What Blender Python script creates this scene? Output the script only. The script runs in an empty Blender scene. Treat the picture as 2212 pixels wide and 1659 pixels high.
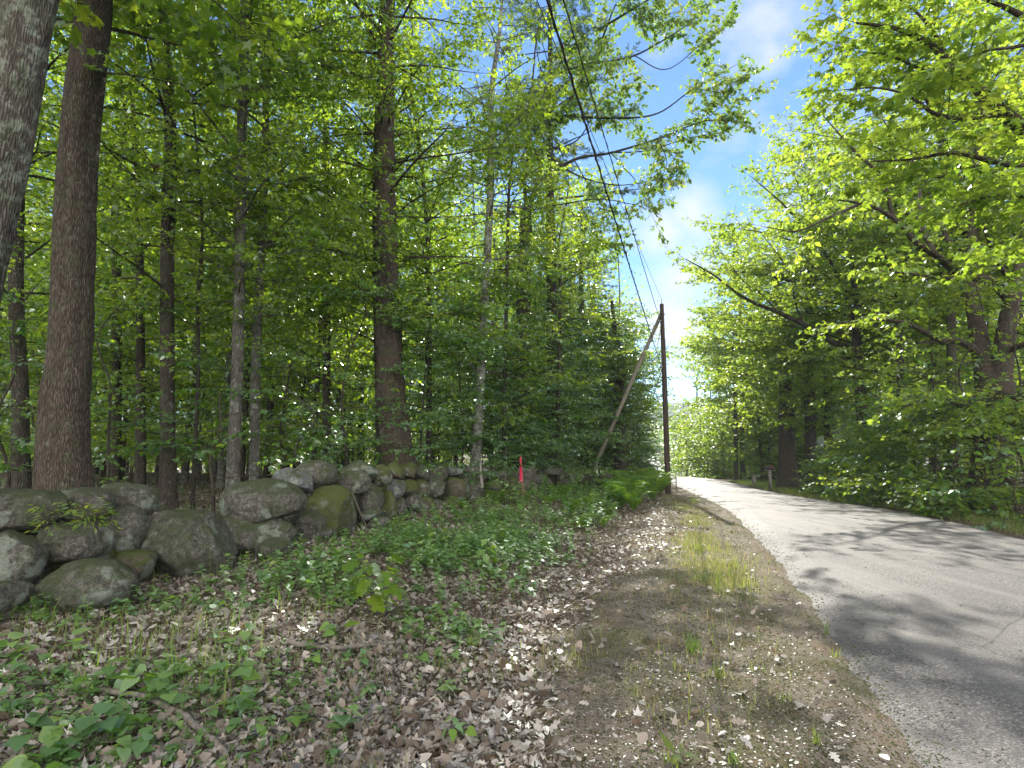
import bpy, math, numpy as np
from mathutils import Vector
R = math.radians
scene = bpy.context.scene
COL = scene.collection

# ------------------------------------------------------------------ camera
CAM = np.array([0.0, 0.0, 1.5]); PITCH = 7.2; F = 1229.0
cam_d = bpy.data.cameras.new('camera'); cam = bpy.data.objects.new('camera', cam_d)
COL.objects.link(cam); scene.camera = cam
cam.location = CAM; cam.rotation_euler = (R(90 + PITCH), 0, 0)
cam_d.lens = 20.0; cam_d.sensor_width = 36.0; cam_d.sensor_fit = 'HORIZONTAL'
cam_d.clip_start = 0.05; cam_d.clip_end = 6000

# ------------------------------------------------------------------ world, sun, exposure
SUN_AZ, SUN_EL = 8.2, 35.6
EXPOSURE = 2.15
world = bpy.data.worlds.new('World'); scene.world = world; world.use_nodes = True
wt = world.node_tree; wn = wt.nodes; wl = wt.links
bg = wn['Background']
sky = wn.new('ShaderNodeTexSky'); sky.sky_type = 'NISHITA'; sky.sun_disc = False
sky.sun_elevation = R(SUN_EL); sky.sun_rotation = R(SUN_AZ)
sky.air_density = 1.0; sky.dust_density = 0.0; sky.ozone_density = 4.0; sky.altitude = 200
tc = wn.new('ShaderNodeTexCoord')
def wmath(op, a, b=None, clamp=False):
    n = wn.new('ShaderNodeMath'); n.operation = op; n.use_clamp = clamp
    for i, v in enumerate((a, b)):
        if v is None: continue
        if isinstance(v, (int, float)): n.inputs[i].default_value = v
        else: wl.new(v, n.inputs[i])
    return n.outputs[0]
def dirpix(x, y):
    d = (x - 1106) / F; u = (829.5 - y) / F; p = R(PITCH)
    return Vector((d, math.cos(p) - u * math.sin(p), math.sin(p) + u * math.cos(p))).normalized()
nz = wn.new('ShaderNodeTexNoise'); nz.inputs['Scale'].default_value = 5.0; nz.inputs['Detail'].default_value = 9; nz.inputs['Roughness'].default_value = 0.6
mp = wn.new('ShaderNodeMapping'); mp.inputs['Scale'].default_value = (1, 1, 1.8)
wl.new(tc.outputs['Generated'], mp.inputs[0]); wl.new(mp.outputs[0], nz.inputs['Vector'])
cov = None
for (x, y, rad, amp) in [(1650, -10, .13, 1.0), (1660, 110, .06, .9), (1560, 10, .05, .7), (1500, 450, .05, 1.0), (1430, 500, .06, .8), (1480, 600, .09, .75), (1470, 720, .12, .9), (1800, 500, .2, .7), (2000, 600, .3, .6), (700, 700, .35, .3), (1300, 750, .2, .5)]:
    dv = dirpix(x, y)
    sub = wn.new('ShaderNodeVectorMath'); sub.operation = 'DISTANCE'
    nrm = wn.new('ShaderNodeVectorMath'); nrm.operation = 'NORMALIZE'
    wl.new(tc.outputs['Generated'], nrm.inputs[0]); wl.new(nrm.outputs[0], sub.inputs[0]); sub.inputs[1].default_value = dv
    g = wmath('SUBTRACT', 1.0, wmath('DIVIDE', sub.outputs['Value'], rad * 1.6), True)
    g = wmath('MULTIPLY', g, amp * 1.15)
    cov = g if cov is None else wmath('MAXIMUM', cov, g)
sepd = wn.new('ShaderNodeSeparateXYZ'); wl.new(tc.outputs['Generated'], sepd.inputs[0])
back = wmath('ADD', wmath('MULTIPLY', sepd.outputs[1], -2.2), -.05, True)      # unseen bright cloud bank added behind the camera as fill for shaded sides
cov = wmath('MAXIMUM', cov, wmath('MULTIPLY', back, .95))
cl = wmath('SUBTRACT', wmath('ADD', wmath('MULTIPLY', nz.outputs['Fac'], 2.2), cov), 1.45)
cl = wmath('MULTIPLY', wmath('MULTIPLY', cl, 1.3, True), 0.9)
mixc = wn.new('ShaderNodeMix'); mixc.data_type = 'RGBA'
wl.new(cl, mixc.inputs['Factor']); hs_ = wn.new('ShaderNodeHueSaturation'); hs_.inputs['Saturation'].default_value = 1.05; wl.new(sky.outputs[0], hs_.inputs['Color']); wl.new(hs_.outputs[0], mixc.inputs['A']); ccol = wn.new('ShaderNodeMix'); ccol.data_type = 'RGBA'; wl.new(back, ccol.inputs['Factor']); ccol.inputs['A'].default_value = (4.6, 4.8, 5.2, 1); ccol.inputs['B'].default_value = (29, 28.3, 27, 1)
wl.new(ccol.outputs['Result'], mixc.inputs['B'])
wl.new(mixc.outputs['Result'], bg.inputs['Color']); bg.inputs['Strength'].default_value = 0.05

sun_d = bpy.data.lights.new('sun', 'SUN'); sun = bpy.data.objects.new('sun', sun_d); COL.objects.link(sun)
sun_d.energy = 2.8; sun_d.angle = R(0.5); sun_d.color = (1.0, 0.95, 0.85)
sv = Vector((math.sin(R(SUN_AZ)) * math.cos(R(SUN_EL)), math.cos(R(SUN_AZ)) * math.cos(R(SUN_EL)), math.sin(R(SUN_EL))))
sun.rotation_euler = sv.to_track_quat('Z', 'Y').to_euler()

vs = scene.view_settings; vs.view_transform = 'Standard'; vs.look = 'None'; vs.gamma = 1.0; vs.exposure = EXPOSURE
scene.render.engine = 'CYCLES'
cy = scene.cycles
cy.max_bounces = 9; cy.diffuse_bounces = 8; cy.glossy_bounces = 2; cy.transmission_bounces = 6; cy.transparent_max_bounces = 6
cy.caustics_reflective = False; cy.caustics_refractive = False; cy.sample_clamp_indirect = 6.0
try:
    cy.use_denoising = True; cy.denoiser = 'OPENIMAGEDENOISE'; cy.denoising_prefilter = 'ACCURATE'
except Exception: pass

# ------------------------------------------------------------------ numpy helpers
def P(x, y, Y):
    """point on the view ray of photo pixel (x, y) at world depth Y"""
    d = dirpix(x, y); d = np.array(d); return CAM + d * (Y / d[1])

def _hash(i, j, k, s):
    n = (i * 374761393 + j * 668265263 + k * 2147483647 * 3 + s * 1274126177) & 0xffffffff
    n = ((n ^ (n >> 13)) * 1274126177) & 0xffffffff
    n = ((n ^ (n >> 16)) * 2246822519) & 0xffffffff
    return (n & 0xffffff) / 0xffffff * 2 - 1
def vnoise(p, s=0):
    p = np.asarray(p, float); i = np.floor(p).astype(np.int64); f = p - i; f = f * f * (3 - 2 * f); r = 0
    for a in (0, 1):
        for b in (0, 1):
            for c in (0, 1):
                w = (f[:, 0] if a else 1 - f[:, 0]) * (f[:, 1] if b else 1 - f[:, 1]) * (f[:, 2] if c else 1 - f[:, 2])
                r = r + w * _hash(i[:, 0] + a, i[:, 1] + b, i[:, 2] + c, s)
    return r
def fbm(p, octv=4, s=0):
    r = 0; a = .5; p = np.asarray(p, float)
    for o in range(octv): r = r + a * vnoise(p, s + o); p = p * 2.03 + 7.1; a *= .5
    return r
def sst(a, b, x): t = np.clip((x - a) / (b - a), 0, 1); return t * t * (3 - 2 * t)
def nrmz(v): return v / (np.linalg.norm(v, axis=-1, keepdims=True) + 1e-9)

# ------------------------------------------------------------------ terrain
_XLp = np.array([[-40, -12], [-10, -2.3], [0, 1.05], [3, 2.0], [6.5, 3.25], [10.9, 4.6], [16.8, 6.3], [22, 7.2], [26, 8.0], [37, 10.1], [50, 12.6], [80, 19.8], [130, 32], [200, 48.5], [315, 74], [420, 100]])
_Zp = np.array([[-40, 0], [22, 0], [30, -.1], [45, -.12], [52, -.3], [62, -.9], [90, -3.2], [130, -5.6], [165, -5.6], [200, -4.0], [315, 3.6], [350, 5.2], [420, 6], [600, 8], [3000, 10]])
def smooth_interp(xs, ys, x, w=2.0):
    return sum(np.interp(x + o * w, xs, ys) for o in (-1, -.5, 0, .5, 1)) / 5
def XL(Y): return smooth_interp(_XLp[:, 0], _XLp[:, 1], np.asarray(Y, float), 1.6)
def RW(Y): return np.interp(Y, [0, 15, 30, 60, 400], [5.0, 5.0, 4.7, 4.7, 5.2])
def gz(X, Y, rough=True):
    X = np.atleast_1d(np.asarray(X, float)); Y = np.atleast_1d(np.asarray(Y, float))
    base = smooth_interp(_Zp[:, 0], _Zp[:, 1], Y, 3.0)
    t = X - XL(Y); W = RW(Y)
    tilt = 0.05 * sst(12, 27, Y) * (1 - sst(48, 62, Y))
    z = base - tilt * np.clip(t, 0, W) 
    s = -t
    z = z - 0.10 * np.exp(-((s - 3.0) / .8) ** 2) * (1 - sst(40, 60, Y))
    z = z + sst(3.3, 6.2, s) * (0.08 + 0.25 * sst(6, 15, Y))
    z = z + sst(0.5, 8, t - W) * 0.25
    if rough:
        m = np.maximum(sst(0.25, 1.2, s), sst(0.3, 1.2, t - W))
        p = np.stack([X, Y, X * 0], 1)
        z = z + m * (0.07 * fbm(p * .7, 3, 5) + 0.02 * fbm(p * 4.0, 2, 9))
        z = z + m * 0.6 * sst(12, 40, np.abs(s)) * fbm(p * .06, 2, 11)
        z = z - 0.02 * sst(0.05, 0.3, s) - 0.02 * sst(0.05, 0.3, t - W)
    return z
def g1(X, Y): return float(gz([X], [Y])[0])

# ------------------------------------------------------------------ mesh building
def mesh_from(name, groups, mats, attrs=True, smooth=False):
    """groups: list of (V(n,3), F(m,k), matindex, var(m,) or None)"""
    Vs, loops, starts, mi, var = [], [], [], [], []; off = 0; ls = 0
    for V, Fc, m, va in groups:
        if len(Fc) == 0: continue
        Vs.append(V); k = Fc.shape[1]; n = len(Fc)
        loops.append((Fc + off).ravel()); starts.append(np.arange(n) * k + ls); ls += n * k
        mi.append(np.full(n, m, np.int32)); var.append(np.zeros(n, np.float32) if va is None else va.astype(np.float32)); off += len(V)
    V = np.concatenate(Vs).astype(np.float32); L = np.concatenate(loops).astype(np.int32); S = np.concatenate(starts).astype(np.int32)
    me = bpy.data.meshes.new(name)
    me.vertices.add(len(V)); me.vertices.foreach_set('co', V.ravel())
    me.loops.add(len(L)); me.loops.foreach_set('vertex_index', L)
    me.polygons.add(len(S)); me.polygons.foreach_set('loop_start', S)
    me.polygons.foreach_set('material_index', np.concatenate(mi))
    for m in mats: me.materials.append(m)
    if attrs:
        a = me.attributes.new('var', 'FLOAT', 'FACE'); a.data.foreach_set('value', np.concatenate(var))
    me.update(calc_edges=True)
    if smooth: me.polygons.foreach_set('use_smooth', np.ones(len(S), bool))
    return me
def obj(name, me, parent=None, loc=None):
    o = bpy.data.objects.new(name, me); COL.objects.link(o)
    if parent is not None: o.parent = parent
    if loc is not None: o.location = loc
    return o
def tag(o, label=None, cat=None, group=None, kind=None):
    for k, v in (('label', label), ('category', cat), ('group', group), ('kind', kind)):
        if v: o[k] = v
    return o
def thing(name, label, cat, loc=(0, 0, 0), group=None):
    return tag(obj(name, None, None, loc), label, cat, group)
def copy_tree(root, loc, rz, sc, label=None):
    r = root.copy(); COL.objects.link(r); r.location = loc; r.rotation_euler = (0, 0, rz); r.scale = sc
    if label: r['label'] = label
    for ch in list(root.children):
        c = ch.copy(); COL.objects.link(c); c.parent = r
    return r

def tubes(paths, radii, sides, ref=None):
    """paths (n,k,3), radii (n,k) -> V, F quads"""
    n, k, _ = paths.shape
    T = np.zeros_like(paths); T[:, 1:-1] = paths[:, 2:] - paths[:, :-2]; T[:, 0] = paths[:, 1] - paths[:, 0]; T[:, -1] = paths[:, -1] - paths[:, -2]
    T = nrmz(T)
    up = np.tile(np.array([0.13, 0.07, 1.0]), (n, 1)); vert = np.abs(T[:, :].mean(1)[:, 2]) > .8
    up[vert] = (1, 0.05, 0.02)
    A = nrmz(np.cross(T, up[:, None, :])); B = np.cross(T, A)
    th = np.arange(sides) / sides * 2 * np.pi
    V = paths[:, :, None, :] + radii[:, :, None, None] * (np.cos(th)[None, None, :, None] * A[:, :, None, :] + np.sin(th)[None, None, :, None] * B[:, :, None, :])
    idx = np.arange(n * k * sides).reshape(n, k, sides)
    a = idx[:, :-1, :]; b = np.roll(a, -1, 2); d = idx[:, 1:, :]; c = np.roll(d, -1, 2)
    return V.reshape(-1, 3), np.stack([a, b, c, d], -1).reshape(-1, 4)

T_DIAMOND = np.array([(0, 0, 0), (.42, .36, .05), (1, 0, -.12), (.42, -.36, .05)])
T_LANCE = np.array([(0, 0, 0), (.35, .17, .03), (1, 0, -.12), (.35, -.17, .03)])
_bx = np.array([-.05, .0, .12, .30, .52, .74, .90]); _by = np.array([.10, .24, .36, .39, .32, .18, .07]); _bz = np.array([.04, .06, .08, .07, .03, -.04, -.10])
T_BROAD = np.array([(.02, 0, 0)] + [(a, b, c) for a, b, c in zip(_bx, _by, _bz)] + [(1.04, 0, -.16)] + [(a, -b, c) for a, b, c in zip(_bx[::-1], _by[::-1], _bz[::-1])])
T_MAPLE = np.array([(0, 0, 0), (.0, .34, -.02), (.28, .24, .03), (.55, .52, -.06), (.60, .18, .03), (1, 0, -.12), (.60, -.18, .03), (.55, -.52, -.06), (.28, -.24, .03), (.0, -.34, -.02)])
T_OAK = np.array([(0, 0, 0), (.22, .16, .02), (.30, .30, 0), (.42, .14, .03), (.58, .34, -.03), (.68, .13, .0), (.85, .2, -.08), (1, 0, -.14), (.85, -.2, -.08), (.68, -.13, 0), (.58, -.34, -.03), (.42, -.14, .03), (.30, -.30, 0), (.22, -.16, .02)])
T_NEEDLE = np.array([(0, .0, 0), (.5, .03, .0), (1, 0, -.05), (.5, -.03, .0)])
def leaves(p, d, n, size, tmpl):
    d = nrmz(d); s = nrmz(np.cross(n, d)); n = np.cross(d, s)
    V = p[:, None, :] + size[:, None, None] * (tmpl[None, :, 0:1] * d[:, None] + tmpl[None, :, 1:2] * s[:, None] + tmpl[None, :, 2:3] * n[:, None])
    k = len(tmpl); return V.reshape(-1, 3), np.arange(len(p) * k).reshape(-1, k)

def at_path(pts, f):
    """interpolate polyline (k,3) at fractions f by length -> points, tangents"""
    seg = np.linalg.norm(np.diff(pts, axis=0), axis=1); cum = np.concatenate([[0], np.cumsum(seg)]); L = cum[-1]
    x = np.clip(f, 0, 1) * L; p = np.stack([np.interp(x, cum, pts[:, i]) for i in range(3)], 1)
    x2 = np.clip(x + .02 * L, 0, L); x1 = np.clip(x - .02 * L, 0, L)
    t = np.stack([np.interp(x2, cum, pts[:, i]) - np.interp(x1, cum, pts[:, i]) for i in range(3)], 1)
    return p, nrmz(t), L
def smooth_path(pts, n):
    pts = np.asarray(pts, float); k = len(pts); t = np.linspace(0, k - 1, n); i = np.minimum(t.astype(int), k - 2); f = (t - i)[:, None]
    pp = np.vstack([2 * pts[0] - pts[1], pts, 2 * pts[-1] - pts[-2]])
    a, b, c, d = pp[i], pp[i + 1], pp[i + 2], pp[i + 3]
    return .5 * ((2 * b) + (c - a) * f + (2 * a - 5 * b + 4 * c - d) * f ** 2 + (3 * b - a - 3 * c + d) * f ** 3)

class Foliage:
    """collects twigs and leaves of one crown"""
    def __init__(s, rng, leaf=.09, tmpl=T_DIAMOND, twig=.34, twsp=.17, lsp=.07, brsp=.42, brl=1.0, flat=.35, droop=.12, start=.15, hang=0.0, gap=-.22):
        s.r = rng; s.leaf = leaf; s.tmpl = tmpl; s.twig = twig; s.twsp = twsp; s.lsp = lsp; s.brsp = brsp; s.brl = brl; s.flat = flat; s.droop = droop; s.start = start; s.hang = hang; s.gap = gap
        s.wood = []; s.P = []; s.D = []; s.N = []; s.S = []; s.var = []
    def limb(s, pts, r0, r1, sides=6, wood=True, brl=None, start=None, tone=0.):
        r = s.r; pts = np.asarray(pts, float)
        if wood: s.wood.append(tubes(pts[None], np.linspace(r0, r1, len(pts))[None], sides))
        L = np.linalg.norm(np.diff(pts, axis=0), axis=1).sum(); st = s.start if start is None else start
        m = max(2, int(L * (1 - st) / s.brsp)); f = np.linspace(st, 1.0, m) + r.uniform(-.3, .3, m) / m
        f[-1] = 1; p, T, _ = at_path(pts, f)
        side = nrmz(np.cross(T, [0, 0, 1.0]) + 1e-4); sg = np.where(np.arange(m) % 2 == 0, 1., -1.)[:, None]
        ang = r.uniform(.55, 1.15, m)[:, None]; ang[-1] = .05
        D = nrmz(T * np.cos(ang) + side * sg * np.sin(ang) + r.normal(0, .22, (m, 3)) * np.array([1, 1, .8]) + np.array([0, 0, .12]))
        keep = vnoise(p * np.array([.55, .55, .8]), 77) > s.gap; keep[-1] = True
        # openings in the canopy line up along the sunlight and let sun flecks reach the ground
        gx = p[:, 0] - sv[0] / sv[2] * p[:, 2]; gy = p[:, 1] - sv[1] / sv[2] * p[:, 2]
        keep &= ~((vnoise(np.stack([gx * .75, gy * .55, gx * 0], 1), 131) > .31) & (gy < 14) & (gx > -6) & (gx < 3.5) & (np.abs(p[:, 1]) > 3))
        if not keep.any(): keep[-1] = True
        p, T, D, f = p[keep], T[keep], D[keep], f[keep]; m = len(p)
        bl = (s.brl if brl is None else brl) * (1.05 - .5 * np.clip(f, 0, 1)) * r.uniform(.6, 1.25, m)
        u = np.linspace(0, 1, 5)
        BP = p[:, None, :] + D[:, None, :] * (bl[:, None] * u)[..., None] + np.array([0, 0, -1.0]) * (s.droop * bl[:, None] * u ** 2)[..., None] + r.normal(0, .03, (m, 5, 3)) * (bl[:, None] * u)[..., None]
        rr = np.clip(.003 + .004 * bl, .003, .014)[:, None] * np.linspace(1, .3, 5)
        s.wood.append(tubes(BP, rr, 3))
        # twigs
        n = np.maximum(2, (bl / s.twsp).astype(int)); par = np.repeat(np.arange(m), n)
        fi = np.concatenate([np.linspace(.12, 1, k) for k in n]); k4 = fi * 4; i0 = np.minimum(k4.astype(int), 3); fr = (k4 - i0)[:, None]
        tp = BP[par, i0] * (1 - fr) + BP[par, i0 + 1] * fr; tt = nrmz(BP[par, i0 + 1] - BP[par, i0])
        sd = nrmz(np.cross(tt, [0, 0, 1.0]) + 1e-4); q = len(par); sg = np.where(np.arange(q) % 2 == 0, 1., -1.)[:, None]
        an = r.uniform(.5, 1.2, q)[:, None]; an[fi > .99] = .1
        TD = nrmz(tt * np.cos(an) + sd * sg * np.sin(an) + r.normal(0, s.flat * .6, (q, 3)))
        tl = s.twig * r.uniform(.5, 1.25, q) * (1.1 - .4 * fi)
        TE = tp + TD * tl[:, None]
        s.wood.append(tubes(np.stack([tp, TE], 1), np.stack([np.full(q, .0035), np.full(q, .0015)], 1), 3))
        ln = np.maximum(2, (tl / s.lsp).astype(int)); lp = np.repeat(np.arange(q), ln)
        lf = np.concatenate([np.linspace(.15, 1, k) for k in ln]); N = len(lp)
        pos = tp[lp] + TD[lp] * (tl[lp] * lf)[:, None]
        sd2 = nrmz(np.cross(TD[lp], [0, 0, 1.0]) + 1e-4); sg = np.where(np.arange(N) % 2 == 0, 1., -1.)[:, None]
        ld = nrmz(TD[lp] * .55 + sd2 * sg * r.uniform(.3, 1.0, N)[:, None] + r.normal(0, s.flat * .5, (N, 3)) + np.array([0, 0, -s.hang]) - np.array([0, 0, .1]))
        nn = nrmz(np.array([0, 0, 1.0]) + r.normal(0, s.flat, (N, 3)))
        s.P.append(pos); s.D.append(ld); s.N.append(nn); s.S.append(s.leaf * (.45 + .85 * r.uniform(0, 1, N)))
        cl = r.normal(0, .16, m)[par][lp] + tone
        s.var.append(np.clip(.5 + cl + r.normal(0, .12, N), 0, 1))
    def crown_groups(s, mi=0):
        V, Fc = leaves(np.concatenate(s.P), np.concatenate(s.D), np.concatenate(s.N), np.concatenate(s.S), s.tmpl)
        return [(V, Fc, mi, np.concatenate(s.var))]
    def count(s): return sum(len(x) for x in s.P)

def bark_tube(path, rad, sides=22, ridge=.07, flare=.0, seed=0, lump=.05):
    """detailed trunk: resampled path with ridged, lumpy bark and root flare"""
    path = np.asarray(path, float); rad = np.asarray(rad, float)
    seg = np.linalg.norm(np.diff(path, axis=0), axis=1); cum = np.concatenate([[0], np.cumsum(seg)]); L = cum[-1]
    n = int(max(12, min(110, L / .12))); x = np.linspace(0, 1, n) ** 1.4 * L
    sp = smooth_path(path, n * 3); sseg = np.concatenate([[0], np.cumsum(np.linalg.norm(np.diff(sp, axis=0), axis=1))]); sseg *= L / sseg[-1]
    p = np.stack([np.interp(x, sseg, sp[:, i]) for i in range(3)], 1); r = np.interp(x, cum, rad)
    V, Fc = tubes(p[None], r[None], sides)
    V = V.reshape(n, sides, 3); c = p[:, None, :]; d = V - c; th = np.arange(sides) / sides * 2 * np.pi
    h = x[:, None]
    cyl = np.stack([np.cos(th)[None] * 2.2 + 0 * h, np.sin(th)[None] * 2.2 + 0 * h, h * .9 + 0 * th[None]], -1).reshape(-1, 3)
    fac = 1 + lump * 2 * fbm(cyl, 3, seed).reshape(n, sides)
    cyl2 = np.stack([np.cos(th)[None] * 7 + 0 * h, np.sin(th)[None] * 7 + 0 * h, h * 2.2 + 0 * th[None]], -1).reshape(-1, 3)
    fac += ridge * (1 - 2 * np.abs(vnoise(cyl2, seed + 3))).reshape(n, sides)
    fac += flare * np.exp(-h / (.25 + 1.1 * r[0])) * (1 + .5 * np.sin(th * 5 + seed)[None])
    V = c + d * fac[..., None]
    return V.reshape(-1, 3), Fc

# ------------------------------------------------------------------ materials
def newmat(name):
    m = bpy.data.materials.new(name); m.use_nodes = True; nt = m.node_tree; nt.nodes.clear()
    return m, nt, nt.nodes.new('ShaderNodeOutputMaterial')
class NT:
    def __init__(s, name): s.m, s.t, s.out = newmat(name)
    def n(s, ty, **kw):
        x = s.t.nodes.new(ty)
        for k, v in kw.items():
            if k in ('operation', 'data_type', 'blend_type', 'use_clamp', 'attribute_name', 'feature', 'distance', 'bands_direction', 'wave_type', 'noise_dimensions', 'interpolation'): setattr(x, k, v)
        return x
    def set(s, node, **kw):
        for k, v in kw.items():
            inp = node.inputs[k.replace('_', ' ')] if k.replace('_', ' ') in node.inputs else node.inputs[int(k[1:])]
            if isinstance(v, bpy.types.NodeSocket): s.t.links.new(v, inp)
            else: inp.default_value = v
        return node
    def noise(s, scale, detail=4, rough=.55, vec=None):
        x = s.n('ShaderNodeTexNoise'); s.set(x, Scale=scale, Detail=float(detail), Roughness=rough)
        if vec is not None: s.t.links.new(vec, x.inputs['Vector'])
        return x.outputs['Fac']
    def pos(s, scale=(1, 1, 1)):
        g = s.n('ShaderNodeTexCoord'); mpn = s.n('ShaderNodeMapping'); mpn.inputs['Scale'].default_value = scale
        s.t.links.new(g.outputs['Object'], mpn.inputs[0]); return mpn.outputs[0]
    def ramp(s, fac, stops):
        x = s.n('ShaderNodeValToRGB'); s.t.links.new(fac, x.inputs[0]); e = x.color_ramp.elements
        while len(e) < len(stops): e.new(.5)
        for el, (p, c) in zip(e, stops): el.position = p; el.color = (*c, 1)
        return x.outputs[0]
    def mix(s, fac, a, b, mode='MIX'):
        x = s.n('ShaderNodeMix', data_type='RGBA', blend_type=mode)
        for k, v in (('Factor', fac), ('A', a), ('B', b)):
            if isinstance(v, bpy.types.NodeSocket): s.t.links.new(v, x.inputs[k])
            else: x.inputs[k].default_value = v if k == 'Factor' else (*v, 1)
        return x.outputs['Result']
    def math(s, op, a, b=None, clamp=False):
        x = s.n('ShaderNodeMath', operation=op, use_clamp=clamp)
        for i, v in enumerate((a, b)):
            if v is None: continue
            if isinstance(v, bpy.types.NodeSocket): s.t.links.new(v, x.inputs[i])
            else: x.inputs[i].default_value = v
        return x.outputs[0]
    def attr(s, name='var'):
        x = s.n('ShaderNodeAttribute', attribute_name=name); return x.outputs['Fac']
    def bump(s, h, strength=.5, dist=.02):
        x = s.n('ShaderNodeBump'); s.set(x, Strength=strength, Distance=dist, Height=h); return x.outputs[0]
    def principled(s, color, rough=.8, normal=None, spec=.3, metallic=0.):
        x = s.n('ShaderNodeBsdfPrincipled')
        for k, v in (('Base Color', color), ('Roughness', rough), ('Normal', normal), ('Specular IOR Level', spec), ('Metallic', metallic)):
            if v is None: continue
            if isinstance(v, bpy.types.NodeSocket): s.t.links.new(v, x.inputs[k])
            else: x.inputs[k].default_value = (*v, 1) if k == 'Base Color' else v
        s.t.links.new(x.outputs[0], s.out.inputs[0]); return s.m

def leaf_mat(name, cols, tcols, trans=.5, gloss=.07, rough=.4):
    t = NT(name); a = t.attr()
    oi = t.n('ShaderNodeObjectInfo').outputs['Random']
    a2 = t.math('ADD', a, t.math('MULTIPLY', t.math('SUBTRACT', oi, .5), .25), True)
    c = t.ramp(a2, [(0, cols[0]), (.5, cols[1]), (1, cols[2])]); tcn = t.ramp(a2, [(0, tcols[0]), (.5, tcols[1]), (1, tcols[2])])
    d = t.n('ShaderNodeBsdfDiffuse'); t.t.links.new(c, d.inputs[0])
    tr = t.n('ShaderNodeBsdfTranslucent'); t.t.links.new(tcn, tr.inputs[0])
    m1 = t.n('ShaderNodeMixShader'); m1.inputs[0].default_value = trans; t.t.links.new(d.outputs[0], m1.inputs[1]); t.t.links.new(tr.outputs[0], m1.inputs[2])
    g = t.n('ShaderNodeBsdfGlossy'); g.inputs['Roughness'].default_value = rough; g.inputs['Color'].default_value = (.9, .95, .95, 1)
    fr = t.n('ShaderNodeFresnel'); fr.inputs[0].default_value = 1.42
    fm = t.math('MULTIPLY', fr.outputs[0], gloss * 4)
    m2 = t.n('ShaderNodeMixShader'); t.t.links.new(fm, m2.inputs[0]); t.t.links.new(m1.outputs[0], m2.inputs[1]); t.t.links.new(g.outputs[0], m2.inputs[2])
    t.t.links.new(m2.outputs[0], t.out.inputs[0]); return t.m

M = {}
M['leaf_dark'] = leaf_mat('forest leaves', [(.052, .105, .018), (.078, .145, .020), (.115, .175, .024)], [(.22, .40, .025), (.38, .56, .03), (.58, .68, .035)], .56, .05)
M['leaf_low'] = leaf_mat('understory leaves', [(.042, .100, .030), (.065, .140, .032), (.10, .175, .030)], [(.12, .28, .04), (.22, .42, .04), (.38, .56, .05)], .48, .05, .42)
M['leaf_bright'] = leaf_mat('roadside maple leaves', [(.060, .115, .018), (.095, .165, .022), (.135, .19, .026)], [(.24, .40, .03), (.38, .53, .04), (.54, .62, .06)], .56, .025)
M['leaf_oak'] = leaf_mat('oak leaves', [(.045, .085, .022), (.07, .12, .026), (.12, .15, .035)], [(.15, .30, .04), (.28, .44, .05), (.45, .50, .08)], .5, .05)
M['needle'] = leaf_mat('pine needles', [(.030, .055, .026), (.045, .075, .030), (.07, .095, .035)], [(.08, .14, .04), (.12, .19, .05), (.18, .24, .06)], .3, .04)
M['fern'] = leaf_mat('fern fronds', [(.045, .10, .020), (.075, .15, .025), (.13, .21, .03)], [(.20, .40, .03), (.32, .54, .03), (.46, .62, .04)], .5, .01)
M['cover'] = leaf_mat('ground cover leaves', [(.055, .125, .030), (.100, .185, .038), (.17, .24, .040)], [(.14, .34, .05), (.26, .48, .05), (.44, .62, .05)], .42, .03, .5)
M['grass'] = leaf_mat('grass blades', [(.050, .10, .02), (.085, .13, .03), (.22, .19, .09)], [(.18, .32, .03), (.30, .40, .05), (.42, .36, .14)], .5, .04)
M['litter'] = leaf_mat('dead leaves', [(.080, .058, .042), (.225, .185, .150), (.40, .355, .31)], [(.20, .13, .07), (.28, .19, .10), (.34, .26, .17)], .2, .03, .5)

def bark(name, c0, c1, c2, lichen=0.0, lcol=(.30, .34, .26), moss=0.0):
    t = NT(name); p = t.pos((1, 1, .16)); p1 = t.pos()
    a = t.noise(34, 5, .7, p); b = t.noise(5, 4, .6, p1)
    v = t.n('ShaderNodeTexVoronoi', feature='DISTANCE_TO_EDGE'); t.t.links.new(p, v.inputs['Vector']); v.inputs['Scale'].default_value = 38
    h = t.math('ADD', t.math('MULTIPLY', a, .7), t.math('MULTIPLY', v.outputs[0], 1.6))
    c = t.ramp(h, [(.25, c0), (.5, c1), (.85, c2)])
    c = t.mix(t.math('MULTIPLY', b, .5), c, (c0[0] * .8, c0[1] * .8, c0[2] * .8))
    if lichen:
        l = t.noise(6.5, 6, .7, p1); l = t.ramp(l, [(.60 - lichen * .14, (0, 0, 0)), (.66 - lichen * .12, (1, 1, 1))])
        c = t.mix(t.math('MULTIPLY', l, .75), c, lcol)
    if moss:
        l = t.noise(3.5, 5, .7, p1); l = t.ramp(l, [(.5, (0, 0, 0)), (.62, (1, 1, 1))]); c = t.mix(t.math('MULTIPLY', l, moss), c, (.05, .075, .03))
    return t.principled(c, .9, t.bump(h, 1.0, .03), .15)
M['bark'] = bark('dark furrowed bark', (.014, .011, .009), (.052, .041, .033), (.11, .090, .072), .15, (.10, .12, .09), .45)
M['bark_big'] = bark('grey brown furrowed bark', (.016, .012, .009), (.066, .050, .038), (.145, .112, .086), .1, (.12, .13, .09), .35)
M['bark_pale'] = bark('pale bark with lichen patches', (.025, .02, .017), (.085, .070, .058), (.155, .132, .112), .7, (.19, .21, .16), .3)
M['bark_mottled'] = bark('grey lichened bark', (.045, .042, .036), (.14, .13, .11), (.24, .225, .20), 1.0, (.30, .32, .27))
M['bark_grey'] = bark('smooth grey bark', (.04, .037, .030), (.10, .092, .076), (.17, .158, .135), .5, (.20, .22, .18))

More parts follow.
